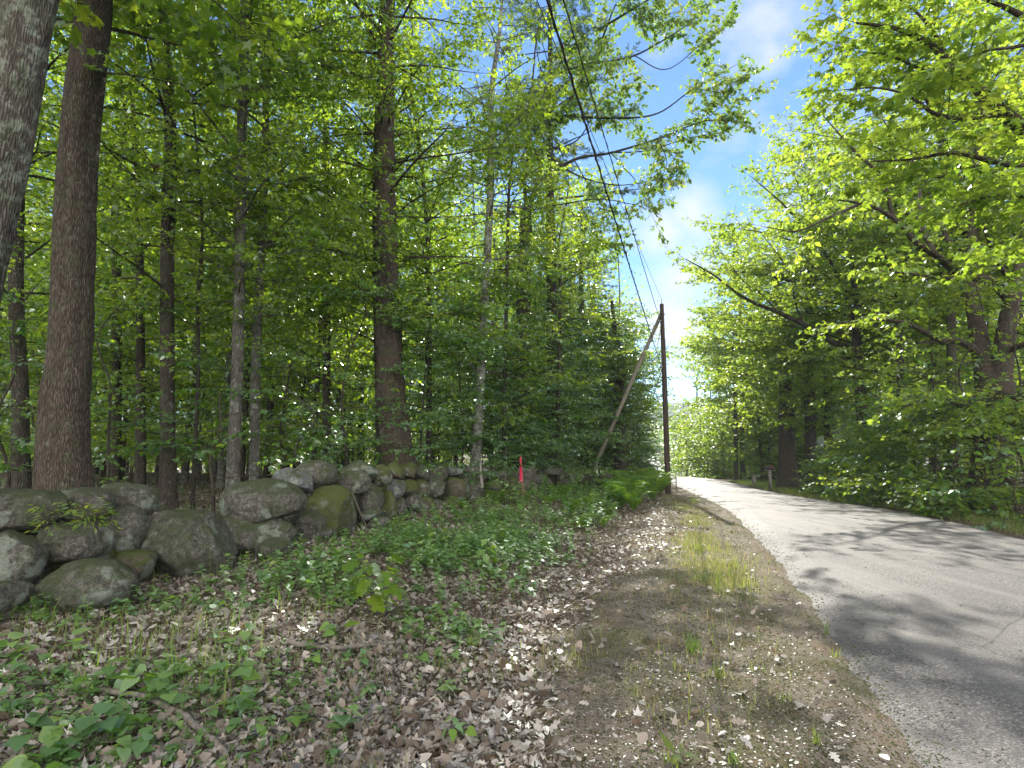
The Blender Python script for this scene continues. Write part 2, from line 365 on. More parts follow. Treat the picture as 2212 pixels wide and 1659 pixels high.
def stone_mat(name, moss, base=((.034, .032, .027), (.115, .104, .087), (.245, .23, .20)), mosscol=(.075, .095, .018)):
    t = NT(name); p = t.pos(); oi = t.n('ShaderNodeObjectInfo').outputs['Random']
    vm = t.n('ShaderNodeVectorMath', operation='ADD'); t.t.links.new(p, vm.inputs[0]); cx = t.n('ShaderNodeCombineXYZ'); t.t.links.new(t.math('MULTIPLY', oi, 40), cx.inputs[0]); t.t.links.new(cx.outputs[0], vm.inputs[1]); p = vm.outputs[0]
    a = t.noise(17, 9, .8, p); b = t.noise(3.0, 5, .65, p); sp = t.noise(75, 3, .8, p)
    c = t.ramp(a, [(.38, base[0]), (.5, base[1]), (.62, base[2])])
    c = t.mix(t.ramp(sp, [(.5, (0, 0, 0)), (.6, (.75, .75, .75))]), c, (.022, .024, .018))
    green = t.ramp(t.math('ADD', t.math('MULTIPLY', b, .8), t.math('MULTIPLY', a, .25)), [(.46, (0, 0, 0)), (.64, (.75, .75, .75))])
    c = t.mix(green, c, t.mix(a, (.020, .028, .013), (.075, .092, .042)))
    l = t.noise(2.4, 6, .6, p); l = t.ramp(l, [(.56, (0, 0, 0)), (.60, (1, 1, 1))]); l2 = t.math('MULTIPLY', l, t.noise(70, 3, .6, p))
    c = t.mix(l2, c, (.27, .31, .25))
    nrm = t.n('ShaderNodeNewGeometry'); sx = t.n('ShaderNodeSeparateXYZ'); t.t.links.new(nrm.outputs['Normal'], sx.inputs[0])
    mm = t.math('ADD', t.math('MULTIPLY', sx.outputs[2], .35), t.noise(4.0, 6, .7, p)); mk = t.ramp(mm, [(.78 - moss * .5, (0, 0, 0)), (.92 - moss * .42, (1, 1, 1))])
    mcol = t.mix(t.noise(60, 4, .7, p), (mosscol[0] * .5, mosscol[1] * .5, mosscol[2] * .6), (mosscol[0] * 1.5, mosscol[1] * 1.5, mosscol[2] * 1.4))
    c = t.mix(t.math('MULTIPLY', mk, .85), c, mcol)
    h = t.math('ADD', t.math('ADD', t.math('MULTIPLY', a, 1.6), t.math('MULTIPLY', sp, .5)), t.math('MULTIPLY', mk, t.noise(170, 3, .7, p)))
    return t.principled(c, .9, t.bump(h, 1.0, .03), .2)
M['stone'] = stone_mat('weathered granite', .24, mosscol=(.06, .075, .028))
M['stone_moss'] = stone_mat('mossy granite', .9, mosscol=(.085, .10, .02))
M['stone_brown'] = stone_mat('brown stained granite', .4, ((.04, .032, .022), (.10, .080, .055), (.18, .15, .11)))
M['stone_pale'] = stone_mat('pale grey granite', .05, ((.06, .06, .062), (.15, .15, .152), (.26, .26, .26)))

def ground_mat():
    t = NT('forest soil and sandy shoulder'); p = t.pos()
    a = t.noise(9, 8, .75, p); b = t.noise(120, 5, .8, p); c1 = t.noise(1.1, 4, .6, p); peb = t.n('ShaderNodeTexVoronoi'); t.t.links.new(p, peb.inputs['Vector']); peb.inputs['Scale'].default_value = 85
    sd = t.attr('sand'); gr = t.attr('lawn')
    soil = t.ramp(b, [(.3, (.035, .024, .016)), (.5, (.095, .068, .048)), (.7, (.20, .155, .12))])
    soil = t.mix(t.ramp(a, [(.5, (0, 0, 0)), (.64, (.65, .65, .65))]), soil, (.055, .075, .022))
    sand = t.ramp(t.math('ADD', t.math('MULTIPLY', b, .65), t.math('MULTIPLY', a, .35)), [(.36, (.05, .040, .030)), (.5, (.150, .124, .098)), (.66, (.31, .27, .225))])
    sand = t.mix(t.ramp(peb.outputs['Distance'], [(.12, (.6, .6, .6)), (.3, (0, 0, 0))]), sand, (.10, .085, .075))
    sand = t.mix(t.ramp(c1, [(.45, (0, 0, 0)), (.62, (.7, .7, .7))]), sand, (.085, .085, .03))
    sand = t.mix(t.ramp(t.noise(2.6, 5, .65, p), [(.52, (0, 0, 0)), (.60, (.4, .4, .4))]), sand, (.14, .088, .05))
    m = t.math('ADD', sd, t.math('MULTIPLY', t.math('SUBTRACT', a, .5), 1.1), True)
    c = t.mix(t.ramp(m, [(.38, (0, 0, 0)), (.6, (1, 1, 1))]), soil, sand)
    lawn = t.ramp(b, [(.3, (.05, .09, .015)), (.6, (.10, .18, .025))]); c = t.mix(gr, c, lawn)
    h = t.math('ADD', t.math('ADD', b, t.math('MULTIPLY', a, .6)), t.math('MULTIPLY', peb.outputs['Distance'], .5))
    return t.principled(c, .93, t.bump(h, .9, .02), .15)
M['ground'] = ground_mat()
def asphalt():
    t = NT('worn grey asphalt'); p = t.pos()
    a = t.noise(260, 3, .8, p); b = t.noise(.9, 4, .6, p); v = t.n('ShaderNodeTexVoronoi'); t.t.links.new(p, v.inputs['Vector']); v.inputs['Scale'].default_value = 75
    v2 = t.n('ShaderNodeTexVoronoi'); t.t.links.new(p, v2.inputs['Vector']); v2.inputs['Scale'].default_value = 190
    c = t.ramp(t.math('ADD', t.math('MULTIPLY', a, .5), t.math('MULTIPLY', t.n('ShaderNodeSeparateColor').outputs[0], 0)), [(.15, (.030, .029, .028)), (.36, (.125, .116, .108))])
    sc = t.n('ShaderNodeSeparateColor'); t.t.links.new(v.outputs['Color'], sc.inputs[0])
    c = t.mix(t.ramp(sc.outputs[0], [(.6, (0, 0, 0)), (.9, (.8, .8, .8))]), c, (.235, .220, .205))
    sc2 = t.n('ShaderNodeSeparateColor'); t.t.links.new(v2.outputs['Color'], sc2.inputs[0])
    c = t.mix(t.ramp(sc2.outputs[1], [(.72, (0, 0, 0)), (.9, (.8, .8, .8))]), c, (.03, .03, .03))
    c = t.mix(t.ramp(b, [(.4, (0, 0, 0)), (.6, (.5, .5, .5))]), c, (.060, .056, .052))
    ps = t.pos((1.0, .07, 1)); st_ = t.noise(1.6, 5, .6, ps); c = t.mix(t.ramp(st_, [(.45, (0, 0, 0)), (.62, (.45, .45, .45))]), c, (.19, .178, .165))
    sg_ = t.noise(.45, 6, .7, p); c = t.mix(t.ramp(sg_, [(.56, (0, 0, 0)), (.60, (.4, .4, .4))]), c, (.05, .047, .044))
    # fine cracks
    wv = t.noise(1.2, 5, .6, p); vc = t.n('ShaderNodeTexVoronoi', feature='DISTANCE_TO_EDGE'); vm = t.n('ShaderNodeVectorMath', operation='ADD'); t.t.links.new(p, vm.inputs[0])
    cc = t.n('ShaderNodeCombineXYZ'); t.t.links.new(wv, cc.inputs[0]); t.t.links.new(wv, cc.inputs[1]); t.t.links.new(cc.outputs[0], vm.inputs[1]); t.t.links.new(vm.outputs[0], vc.inputs['Vector']); vc.inputs['Scale'].default_value = .26
    cr = t.ramp(vc.outputs[0], [(.0012, (.7, .7, .7)), (.0035, (0, 0, 0))]); c = t.mix(cr, c, (.02, .02, .02))
    h = t.math('ADD', a, t.math('MULTIPLY', v.outputs['Distance'], -1.2))
    return t.principled(c, .68, t.bump(h, .8, .010), .35)
M['asphalt'] = asphalt()
def simple(name, col, rough=.7, metallic=0., var=.25, scale=8, spec=.3, stretch=(1, 1, 1)):
    t = NT(name); p = t.pos(stretch); a = t.noise(scale, 5, .65, p)
    c = t.ramp(a, [(.3, tuple(x * (1 - var) for x in col)), (.7, tuple(min(1, x * (1 + var)) for x in col))])
    return t.principled(c, rough, t.bump(a, .4, .01), spec, metallic)
M['pole'] = simple('creosoted dark pole wood', (.040, .026, .020), .85, var=.5, scale=40, stretch=(1, 1, .06))
M['brace'] = simple('weathered pale brown wood', (.165, .145, .115), .85, var=.3, scale=30, stretch=(1, 1, .1))
M['cable'] = simple('black cable sheath', (.03, .03, .032), .5)
M['metal'] = simple('galvanised metal', (.35, .35, .36), .45, .8, .1)
M['stake'] = simple('raw red brown stake wood', (.28, .13, .08), .8, stretch=(1, 1, .1), scale=50)
M['oldwood'] = simple('grey weathered wood', (.20, .175, .15), .9, stretch=(1, 1, .1), scale=40)
M['stick'] = simple('fallen branch bark', (.115, .098, .080), .9, var=.55, scale=25)
M['twigs'] = simple('dark twig bark', (.05, .040, .030), .9)
M['white_paint'] = simple('white clapboard paint', (.72, .72, .70), .6, var=.06)
M['roofing'] = simple('grey roof shingles', (.10, .10, .105), .9, var=.4, scale=30)
M['dark_glass'] = simple('dark window glass', (.02, .025, .03), .08, spec=.6)
M['mailbox'] = simple('black painted metal', (.03, .03, .033), .4, .3)
M['nest'] = simple('dry brown leaves', (.24, .14, .06), .95, var=.6, scale=30)
M['hill'] = simple('forested hill', (.05, .085, .045), 1.0, var=.5, scale=.05)
t = NT('hot pink ribbon'); dd = t.n('ShaderNodeBsdfDiffuse'); dd.inputs[0].default_value = (.80, .05, .14, 1); tt_ = t.n('ShaderNodeBsdfTranslucent'); tt_.inputs[0].default_value = (.95, .10, .14, 1)
mx = t.n('ShaderNodeMixShader'); mx.inputs[0].default_value = .5; t.t.links.new(dd.outputs[0], mx.inputs[1]); t.t.links.new(tt_.outputs[0], mx.inputs[2]); t.t.links.new(mx.outputs[0], t.out.inputs[0]); M['ribbon'] = t.m

# ------------------------------------------------------------------ ground and road
def grid_mesh(name, xs, ys, zf, mat, attrs=None):
    XX, YY = np.meshgrid(xs, ys); X = XX.ravel(); Y = YY.ravel(); Z = zf(X, Y)
    V = np.stack([X, Y, Z], 1); nx, ny = len(xs), len(ys); idx = np.arange(nx * ny).reshape(ny, nx)
    Fc = np.stack([idx[:-1, :-1], idx[:-1, 1:], idx[1:, 1:], idx[1:, :-1]], -1).reshape(-1, 4)
    me = mesh_from(name, [(V, Fc, 0, None)], [mat], smooth=True)
    if attrs:
        for k, fn in attrs.items():
            a = me.attributes.new(k, 'FLOAT', 'POINT'); a.data.foreach_set('value', fn(X, Y).astype(np.float32))
    return me
def geo_ax(a, b, step, lim, g=1.18):
    mid = list(np.arange(a, b, step)); s = step; x = b; hi = []
    while x < lim: hi.append(x); s *= g; x += s
    s = step; x = a; lo = []
    while x > -lim: s *= g; x -= s; lo.append(x)
    return np.array(lo[::-1] + mid + hi)
def under_road(X, Y):
    z = gz(X, Y); t_ = X - XL(Y); W = RW(Y)
    inside = (t_ > -.12) & (t_ < W + .12)
    return np.where(inside, z - .05, z)
def sand_a(X, Y): s = -(X - XL(Y)); return np.clip(1.15 - np.abs(s - .2) / 3.4, 0, 1) * (s > -7) + sst(.0, .5, X - XL(Y) - RW(Y)) * .0
def lawn_a(X, Y): return sst(.4, 1.2, X - XL(Y) - RW(Y)) * sst(20, 23, Y) * (1 - sst(40, 46, Y)) * (1 - sst(15, 20, X - XL(Y)))
gm = grid_mesh('ground', geo_ax(-14, 16, .11, 3000), geo_ax(-1, 30, .11, 3000), under_road, M['ground'], {'sand': sand_a, 'lawn': lawn_a})
tag(obj('ground', gm), kind='structure')

ys = np.concatenate([np.arange(-20, 2, .4), np.arange(2, 26, .08), np.arange(26, 60, .4), np.arange(60, 420, 3)]); us = np.linspace(0, 1, 13)
rv = []
rngr = np.random.default_rng(2)
for y in ys:
    xl = float(XL(y)); w = float(RW(y)); jl = .03 * float(vnoise([[y * 1.7, 0, 0]], 3)[0]) + .035 * float(vnoise([[y * 7, 0, 0]], 4)[0]); jr = .07 * float(vnoise([[y * 1.7, 9, 0]], 5)[0])
    for u in us:
        X = xl + jl * (1 - u) + (w + jr * u) * u
        e = 0 if 0 < u < 1 else -.06
        z0 = float(gz([X], [y], False)[0]); rv.append((X, y, z0 + .012 + e + .035 * (1 - (2 * u - 1) ** 2)))
rv = np.array(rv); idx = np.arange(len(rv)).reshape(len(ys), len(us))
Fc = np.stack([idx[:-1, :-1], idx[:-1, 1:], idx[1:, 1:], idx[1:, :-1]], -1).reshape(-1, 4)
tag(obj('road', mesh_from('road', [(rv, Fc, 0, None)], [M['asphalt']], smooth=True)), kind='structure')

# dark tar patch in the asphalt
_p = dirpix(1885, 1190); _Y = 1.47 / (-_p[2] / _p[1]); _X = _p[0] / _p[1] * _Y
for _i, (_dx, _dy, _a, _b) in enumerate([(0, 0, .20, .10), (-.16, .2, .09, .05)]):
    th = np.linspace(0, 2 * np.pi, 26)[:-1]; rr_ = 1 + .55 * vnoise(np.stack([np.cos(th) * 2.2, np.sin(th) * 2.2, 0 * th + _i * 5], 1), 3); px_ = _X + _dx + np.cos(th) * rr_ * _a; py_ = _Y + _dy + np.sin(th) * rr_ * _b
    uu = (px_ - XL(py_)) / RW(py_); V = np.stack([px_, py_, gz(px_, py_, False) + .018 + .035 * (1 - (2 * uu - 1) ** 2)], 1)
    tag(obj('road_patch', mesh_from('road_patch', [(V, np.array([np.arange(25)]), 0, None)], [simple('dark tar', (.035, .034, .034), .8, var=.5, scale=60)])), kind='structure')
# far hills
def hill(name, x0, x1, y0, hgt, seed, mat):
    n = 90; xs = np.linspace(x0, x1, n); v = []
    prof = hgt * (.75 + .5 * fbm(np.stack([xs * .004, xs * 0, xs * 0], 1), 4, seed)) * np.sin(np.linspace(0.1, np.pi - .1, n)) ** .6
    rows = 14
    for r_ in range(rows):
        u = r_ / (rows - 1); v.append(np.stack([xs, y0 + 500 * u + 0 * xs, -20 + (prof + 20) * np.sin(u * np.pi / 2) + 6 * vnoise(np.stack([xs * .05, xs * 0 + u * 25, xs * 0], 1), seed + 3) * u], 1))
    v = np.concatenate(v); idx = np.arange(len(v)).reshape(rows, n)
    F_ = np.stack([idx[:-1, :-1], idx[:-1, 1:], idx[1:, 1:], idx[1:, :-1]], -1).reshape(-1, 4)
    tag(obj(name, mesh_from(name, [(v, F_, 0, None)], [mat], smooth=True)), kind='structure')
hill('hill', -1500, 2200, 1400, 190, 4, M['hill'])

# ------------------------------------------------------------------ stone wall
import bmesh
def ico(sub):
    bm = bmesh.new(); bmesh.ops.create_icosphere(bm, subdivisions=sub, radius=1.0)
    v = np.array([x.co[:] for x in bm.verts]); f = np.array([[w.index for w in x.verts] for x in bm.faces]); bm.free(); return v, f
ICO = {3: ico(3), 4: ico(4), 5: ico(5)}
def boulder_mesh(hw, hd, hh, seed, sub, boxy=.25, tilt=0., mat='stone'):
    v, f = ICO[sub]; v = v.copy()
    e = 1 - boxy * .5; v = np.sign(v) * np.abs(v) ** e; v = v / np.maximum(1e-6, np.linalg.norm(v, axis=1, keepdims=True)) * (np.linalg.norm(v, axis=1, keepdims=True) ** .6)
    rg = np.random.default_rng(seed)
    for k in range(8):   # broad facets
        n_ = nrmz(rg.normal(0, 1, 3)); dcut = rg.uniform(.70, .92); dd_ = v @ n_; v = v - np.where(dd_ > dcut, (dd_ - dcut) * .92, 0)[:, None] * n_
    nn = nrmz(v); d = .17 * fbm(v * 1.3 + seed * 3.7, 3, seed) + .05 * fbm(v * 6 + seed, 4, seed + 8) + .02 * fbm(v * 22 + seed, 2, seed + 9)
    v = v + nn * d[:, None]
    mx_ = np.abs(v).max(0); v = v / mx_ * np.array([hw, hd, hh])
    c, s = math.cos(tilt), math.sin(tilt); x = v[:, 0] * c - v[:, 2] * s; z = v[:, 0] * s + v[:, 2] * c; v = np.stack([x, v[:, 1], z], 1)
    return mesh_from('boulder', [(v, f, 0, None)], [M[mat]], attrs=False, smooth=True)
wall = thing('stone_wall', 'long dry stone wall of rounded mossy boulders along the edge of the woods', 'wall', (0, 0, 0))
bl = []   # x, y, hw, hh (photo px), depth, mat, tilt, label
Z1 = [(150, 430, 215, 128, 6.1, 'stone', 0, 'broad grey boulder on top at the left end of the wall'), (435, 385, 178, 92, 6.5, 'stone', -.12, None), (695, 370, 168, 92, 7.1, 'stone', -.08, 'grey angular boulder with a flat top, above the upright stone'),
      (8, 500, 30, 62, 6.0, 'stone', 0, None), (80, 690, 142, 148, 5.75, 'stone', .1, None), (410, 600, 185, 108, 6.15, 'stone', 0, None), (690, 545, 108, 145, 6.8, 'stone', .1, 'upright boulder standing on end'),
      (480, 840, 238, 132, 5.7, 'stone', 0, 'large low mossy boulder lying on the dead leaves at the front'), (10, 915, 92, 92, 5.2, 'stone', 0, None), (745, 725, 85, 92, 6.5, 'stone_brown', -.4, None),
      (1040, 640, 255, 225, 7.25, 'stone', -.35, 'biggest boulder of the wall, standing alone beside the low gap'), (1400, 565, 215, 128, 8.5, 'stone', -.1, None),
      (1455, 385, 222, 130, 8.7, 'stone', -.08, 'big oval boulder with pale lichen patches resting on a lower stone'), (1625, 268, 118, 72, 9.6, 'stone_pale', -.15, None), (1745, 232, 118, 82, 10.1, 'stone', -.1, 'rounded grey boulder at the top of the wall'),
      (1700, 520, 102, 92, 9.5, 'stone', 0, None), (1830, 440, 148, 146, 9.9, 'stone_moss', -.1, 'bright green moss covered boulder'), (1950, 272, 98, 72, 10.6, 'stone', 0, None), (1990, 216, 102, 66, 11.2, 'stone', -.1, None),
      (2040, 365, 78, 86, 11.0, 'stone', 0, None), (2110, 235, 58, 62, 11.8, 'stone_brown', 0, None), (1805, 550, 42, 46, 9.6, 'stone', 0, None), (2055, 445, 57, 36, 10.8, 'stone', .3, None), (2090, 500, 82, 40, 10.7, 'stone', 0, None),
      (2145, 400, 52, 76, 11.6, 'stone_moss', 0, None), (1520, 640, 95, 60, 8.1, 'stone', 0, None), (1225, 560, 70, 80, 8.3, 'stone_brown', 0, None), (905, 560, 60, 90, 7.5, 'stone_brown', 0, None), (290, 700, 90, 90, 6.6, 'stone_brown', 0, None), (1930, 500, 60, 60, 10.9, 'stone_brown', 0, None),
      (250, 560, 110, 90, 6.9, 'stone_brown', 0, None), (590, 520, 110, 90, 7.3, 'stone_brown', 0, None), (600, 720, 90, 80, 6.6, 'stone_brown', 0, None), (1580, 450, 90, 100, 9.8, 'stone_brown', 0, None), (1890, 640, 70, 26, 9.3, 'stone_pale', 0, 'flat pale stone lying at the foot of the wall')]
for (x, y, hw, hh, Y, m, ti, lb) in Z1: bl.append((x * .3906, 936 + y * .3906, hw * .3906, hh * .3906, Y, m, ti, lb))
Z3 = [(240, 325, 58, 72), (345, 322, 67, 67), (455, 325, 72, 66), (580, 330, 82, 62), (700, 320, 88, 38), (860, 350, 77, 72), (960, 335, 40, 58), (245, 460, 64, 64), (350, 462, 62, 68), (455, 465, 58, 68), (570, 462, 73, 72), (710, 472, 94, 92), (860, 462, 98, 102),
      (820, 525, 47, 32), (180, 590, 74, 98), (290, 630, 40, 78), (380, 562, 58, 54), (470, 592, 78, 62), (590, 602, 78, 62), (880, 592, 78, 48), (60, 690, 74, 50), (1015, 332, 44, 48), (1110, 342, 68, 66), (1200, 347, 58, 62), (1320, 332, 74, 57), (1400, 382, 64, 52), (1500, 312, 112, 36), (1450, 402, 74, 62),
      (1560, 382, 74, 62), (1700, 342, 84, 47), (1780, 372, 44, 52), (1170, 422, 74, 62), (1240, 442, 64, 62), (1330, 442, 74, 72), (1030, 442, 74, 62), (1090, 520, 90, 60), (1240, 520, 80, 50), (1640, 400, 70, 60), (1850, 350, 50, 40), (1920, 380, 60, 40), (1990, 360, 45, 38), (700, 590, 70, 50), (980, 540, 70, 60)]
rg = np.random.default_rng(7)
for i, (x, y, hw, hh) in enumerate(Z3):
    Y = float(np.interp(x, [60, 500, 900, 1300, 1990], [11.6, 13.4, 15.4, 18.5, 26]))
    Y -= .25 * (y - 430) / 200 if y > 430 else -.12
    m = rg.choice(['stone', 'stone', 'stone_brown', 'stone_moss'], p=[.4, .15, .3, .15]); lb = None
    if i == 4: m, lb = 'stone_pale', 'flat pale grey capstone on top of the wall'
    if i == 7: m, lb = 'stone_pale', 'smooth grey stone in the middle course'
    if i == 11: m, lb = 'stone_brown', 'orange brown stained boulder'
    bl.append((792 + x * .2604, 936 + y * .2604, hw * .2604 * 1.06, hh * .2604 * 1.06, Y, m, rg.uniform(-.15, .15), lb))
for i, (x, y, hw, hh, Y, m, ti, lb) in enumerate(bl):
    c = P(x, y, Y); k = Y / F; sub = 5 if hw > 38 else 4; bx = .3 if Y < 12 else .75; fx = 1.0 if Y < 12 else 1.10
    a, b = hw * k, hh * k
    o = obj('boulder', boulder_mesh(a * 1.03 * fx, min(.75, max(.28, (a + b) * .52)), b * 1.04 * fx, i * 3 + 1, sub, bx, ti, m), wall); o.location = c
    if lb: o['label'] = lb
# back face fill of the wall
for i in range(20):
    Y = 5.2 + i * 1.05; j = np.interp(Y, [5.2, 7.3, 8.5, 10.5, 12, 15.5, 18.5, 26], [-4.9, -4.35, -3.55, -3.1, -2.45, -1.1, .45, 3.9]); X = float(j) - .55
    if 6.9 < Y < 8.2: continue
    hh = .3 if Y < 9 else .36
    o = obj('boulder', boulder_mesh(.42, .4, hh, 500 + i, 3, .3, 0, 'stone_brown'), wall); o.location = (X, Y + .5, g1(X, Y + .5) + hh * .7)

# ------------------------------------------------------------------ trees
def tree_obj(name, label, cat, base, trunk_groups, crown_groups, bark_m, leaf_m, group=None, loc=None):
    """all coordinates world; re-based on the foot of the trunk"""
    base = np.asarray(base, float); r = thing(name, label, cat, tuple(base), group)
    tg = [(V - base, f, m, v) for V, f, m, v in trunk_groups]; obj('trunk', mesh_from('trunk', tg, [bark_m, M['twigs']], attrs=False, smooth=True), r)
    if crown_groups: obj('crown', mesh_from('crown', [(V - base, f, m, v) for V, f, m, v in crown_groups], [leaf_m]), r)
    return r
def auto_limbs(fo, path, rad, hs, Lf, rng, elev=(.15, .6), curl=.10, az_mask=None, taper=.35, brl=None, tone=0.):
    """limbs off a trunk path at heights hs"""
    path = np.asarray(path); zz = path[:, 2]
    for i, h in enumerate(hs):
        p0 = np.array([np.interp(h, zz, path[:, 0]), np.interp(h, zz, path[:, 1]), h]); tr = float(np.interp(h, zz, rad))
        az = i * 2.39996 + rng.uniform(-.5, .5)
        if az_mask is not None:
            for _ in range(20):
                if az_mask(az % (2 * np.pi)): break
                az = rng.uniform(0, 2 * np.pi)
        L = Lf(h) * rng.uniform(.65, 1.15); el = rng.uniform(*elev)
        d = np.array([math.cos(az) * math.cos(el), math.sin(az) * math.cos(el), math.sin(el)])
        u = np.linspace(0, 1, 7)[:, None]; wob = np.cumsum(rng.normal(0, .03, (7, 3)), 0) * L * .6
        pts = p0 + d * L * u + np.array([0, 0, -1]) * curl * L * u ** 2 + wob * u
        fo.limb(pts, min(tr * .45, .006 + L * .009), .004, 5, brl=brl if brl else None, tone=tone)
def hero(name, label, cat, Y, pix, H, seed, bark_m, leaf_m, cb, Rc, nl, flare=.3, sides=20, group=None, fol=None, lshape=None, elev=(.1, .5), explicit=(), cb_top=None, az=None, ridge=.075, dY=0.0, curl=.1, tone=0.):
    rng = np.random.default_rng(seed)
    pts = []; rad = []
    for (y, x, w) in pix: pts.append(P(x, y, Y)); rad.append(w * Y / F / 2 / math.sqrt(1 + ((x - 1106) / F) ** 2))
    pts = np.array(pts); rad = np.array(rad); order = np.argsort(pts[:, 2]); pts, rad = pts[order], rad[order]
    x_ = pix[0][1]
    # base
    d0 = (pts[1] - pts[0]) / max(.01, pts[1][2] - pts[0][2]); gzz = g1(pts[0][0], pts[0][1]) - .08
    if pts[0][2] > gzz: b = pts[0] + d0 * (gzz - pts[0][2]); pts = np.vstack([[b[0], b[1], gzz], pts]); rad = np.concatenate([[rad[0] * 1.05], rad])
    else: pts[0][2] = gzz
    if H > pts[-1][2] + .5:
        dt = (pts[-1] - pts[-2]) / max(.3, pts[-1][2] - pts[-2][2]); dt[:2] *= .6; n = 4
        for i in range(1, n + 1):
            dz = (H - pts[-1][2]) / (n + 1 - i); pts = np.vstack([pts, pts[-1] + dt * dz + np.array([rng.normal(0, .12), rng.normal(0, .12), 0])]); rad = np.append(rad, max(.012, rad[-1] * .72))
    V, Fc = bark_tube(pts, rad, sides, ridge, flare, seed)
    fo = Foliage(rng, **(fol or {}))
    top = H if cb_top is None else cb_top
    nl = int(nl * (1.6 if x_ < 1110 else .95)); hs = np.sort(rng.uniform(cb, top - .3, nl)) if nl else []
    lf = lshape or (lambda h: Rc * (.35 + .65 * math.sin(math.pi * min(1, max(0, (h - cb) / (H - cb + .01))) ** .75)))
    auto_limbs(fo, pts, rad, hs, lf, rng, elev, curl, az, tone=tone)
    for e in explicit:
        q = np.array([P(x, y, YY) for (y, x, YY) in e['p']]); q = smooth_path(q, max(8, len(q) * 5)); q = q + fbm(q * 1.5, 2, seed)[:, None] * .08 * np.linspace(0, 1, len(q))[:, None]
        fo.limb(q, e['r'][0] * (.6 if leaf_m == 'leaf_oak' else .8), e['r'][1] * .6, 9, brl=e.get('brl'), start=e.get('start', .08 if leaf_m == 'leaf_oak' else .18), tone=e.get('tone', 0.))
    groups = [(V, Fc, 0, None)]
    for (v, f) in fo.wood: groups.append((v, f, 0, None))
    return tree_obj(name, label, cat, pts[0], groups, fo.crown_groups() if fo.P else None, M[bark_m], M[leaf_m], group)

FD = dict(leaf=.118, twig=.40, twsp=.125, lsp=.05, brsp=.28, brl=1.25, flat=.6, hang=.3, gap=-.55)
exec_count = 0
# big trees at the wall
hero('maple_tree', 'pale lichened trunk leaning right across the top left corner', 'tree', 5.5, [(650, -65, 134), (300, 8, 132), (0, 66, 128)], 15, 1, 'bark_pale', 'leaf_dark', 6.8, 4.0, 26, fol=dict(FD, tmpl=T_MAPLE, leaf=.16), sides=36)
hero('maple_tree', 'thickest straight trunk with flared base behind the left boulders', 'tree', 9.0, [(1045, 140, 118), (900, 138, 106), (700, 154, 99), (300, 172, 92), (30, 203, 86)], 21, 2, 'bark_big', 'leaf_dark', 7.5, 4.6, 34, .45, fol=dict(FD, tmpl=T_MAPLE, leaf=.16), sides=44)
hero('maple_tree', 'dark trunk half hidden behind the thickest trunk, at its left', 'tree', 12.2, [(1050, 46, 44), (850, 44, 38), (650, 35, 37), (400, 40, 30)], 19, 3, 'bark', 'leaf_dark', 3.5, 3.4, 34, fol=FD)
hero('maple_tree', 'dark slightly bent trunk standing alone right of the thickest trunk', 'tree', 12.6, [(1060, 364, 38), (900, 362, 32), (600, 361, 31), (420, 366, 31), (300, 369, 30), (0, 352, 25)], 20, 4, 'bark', 'leaf_dark', 3.5, 3.6, 42, fol=FD)
hero('maple_tree', 'slim trunk just left of the dark bent trunk', 'tree', 16, [(1050, 303, 25), (700, 303, 20), (400, 298, 17)], 18, 5, 'bark', 'leaf_dark', 2.5, 3.0, 40, fol=FD)
hero('maple_tree', 'slim trunk right beside the thickest trunk, further back', 'tree', 17, [(1045, 250, 25), (650, 252, 22), (400, 250, 18)], 19, 6, 'bark', 'leaf_dark', 2.5, 3.0, 36, fol=FD)
hero('young_tree', 'very thin crooked dark stem between two straight trunks', 'tree', 13, [(1045, 418, 10), (800, 428, 9), (640, 427, 9), (610, 431, 12), (500, 437, 7), (380, 430, 6), (200, 415, 5)], 11, 7, 'bark', 'leaf_dark', 3.0, 1.8, 18, .1, 8, fol=FD)
hero('beech_tree', 'grey straight trunk, left one of a close pair by the wall gap', 'tree', 12.5, [(1045, 502, 30), (900, 508, 27), (700, 515, 26), (300, 523, 24), (0, 528, 21)], 19, 8, 'bark_grey', 'leaf_dark', 4.2, 3.2, 36, fol=FD)
hero('beech_tree', 'grey straight trunk, right one of a close pair by the wall gap', 'tree', 13.5, [(1015, 549, 23), (850, 551, 21), (700, 556, 20), (400, 570, 17), (0, 579, 13)], 18, 9, 'bark_grey', 'leaf_dark', 4.0, 3.0, 34, fol=FD)
hero('maple_tree', 'slim dark trunk halfway between the grey pair and the thick oak', 'tree', 16, [(960, 705, 18), (500, 706, 15), (200, 703, 11)], 19, 10, 'bark', 'leaf_dark', 2.2, 3.4, 44, fol=FD)
hero('oak_tree', 'thick furrowed brown trunk rising right behind the middle of the wall', 'tree', 14.0, [(1008, 862, 70), (900, 850, 62), (750, 840, 56), (400, 832, 45), (100, 834, 38), (0, 838, 35)], 21, 11, 'bark_big', 'leaf_dark', 4.2, 4.2, 44, .3, fol=FD, sides=40)
hero('maple_tree', 'dark slim trunk touching the left side of the thick furrowed trunk', 'tree', 14.8, [(1005, 824, 20), (700, 817, 20), (400, 812, 16)], 17, 12, 'bark', 'leaf_dark', 3, 3.2, 36, fol=FD)
hero('birch_tree', 'slender mottled grey trunk right of the thick furrowed one', 'tree', 17, [(985, 1028, 22), (850, 1036, 20), (700, 1044, 18), (400, 1060, 15), (200, 1062, 12)], 19, 13, 'bark_mottled', 'leaf_dark', 3, 3.0, 36, fol=FD)
hero('young_tree', 'thin brown stem right of the slender mottled trunk', 'tree', 18, [(985, 1088, 10), (600, 1095, 8), (400, 1100, 6)], 14, 14, 'bark', 'leaf_dark', 2.2, 2.5, 44, .1, 10, fol=FD)
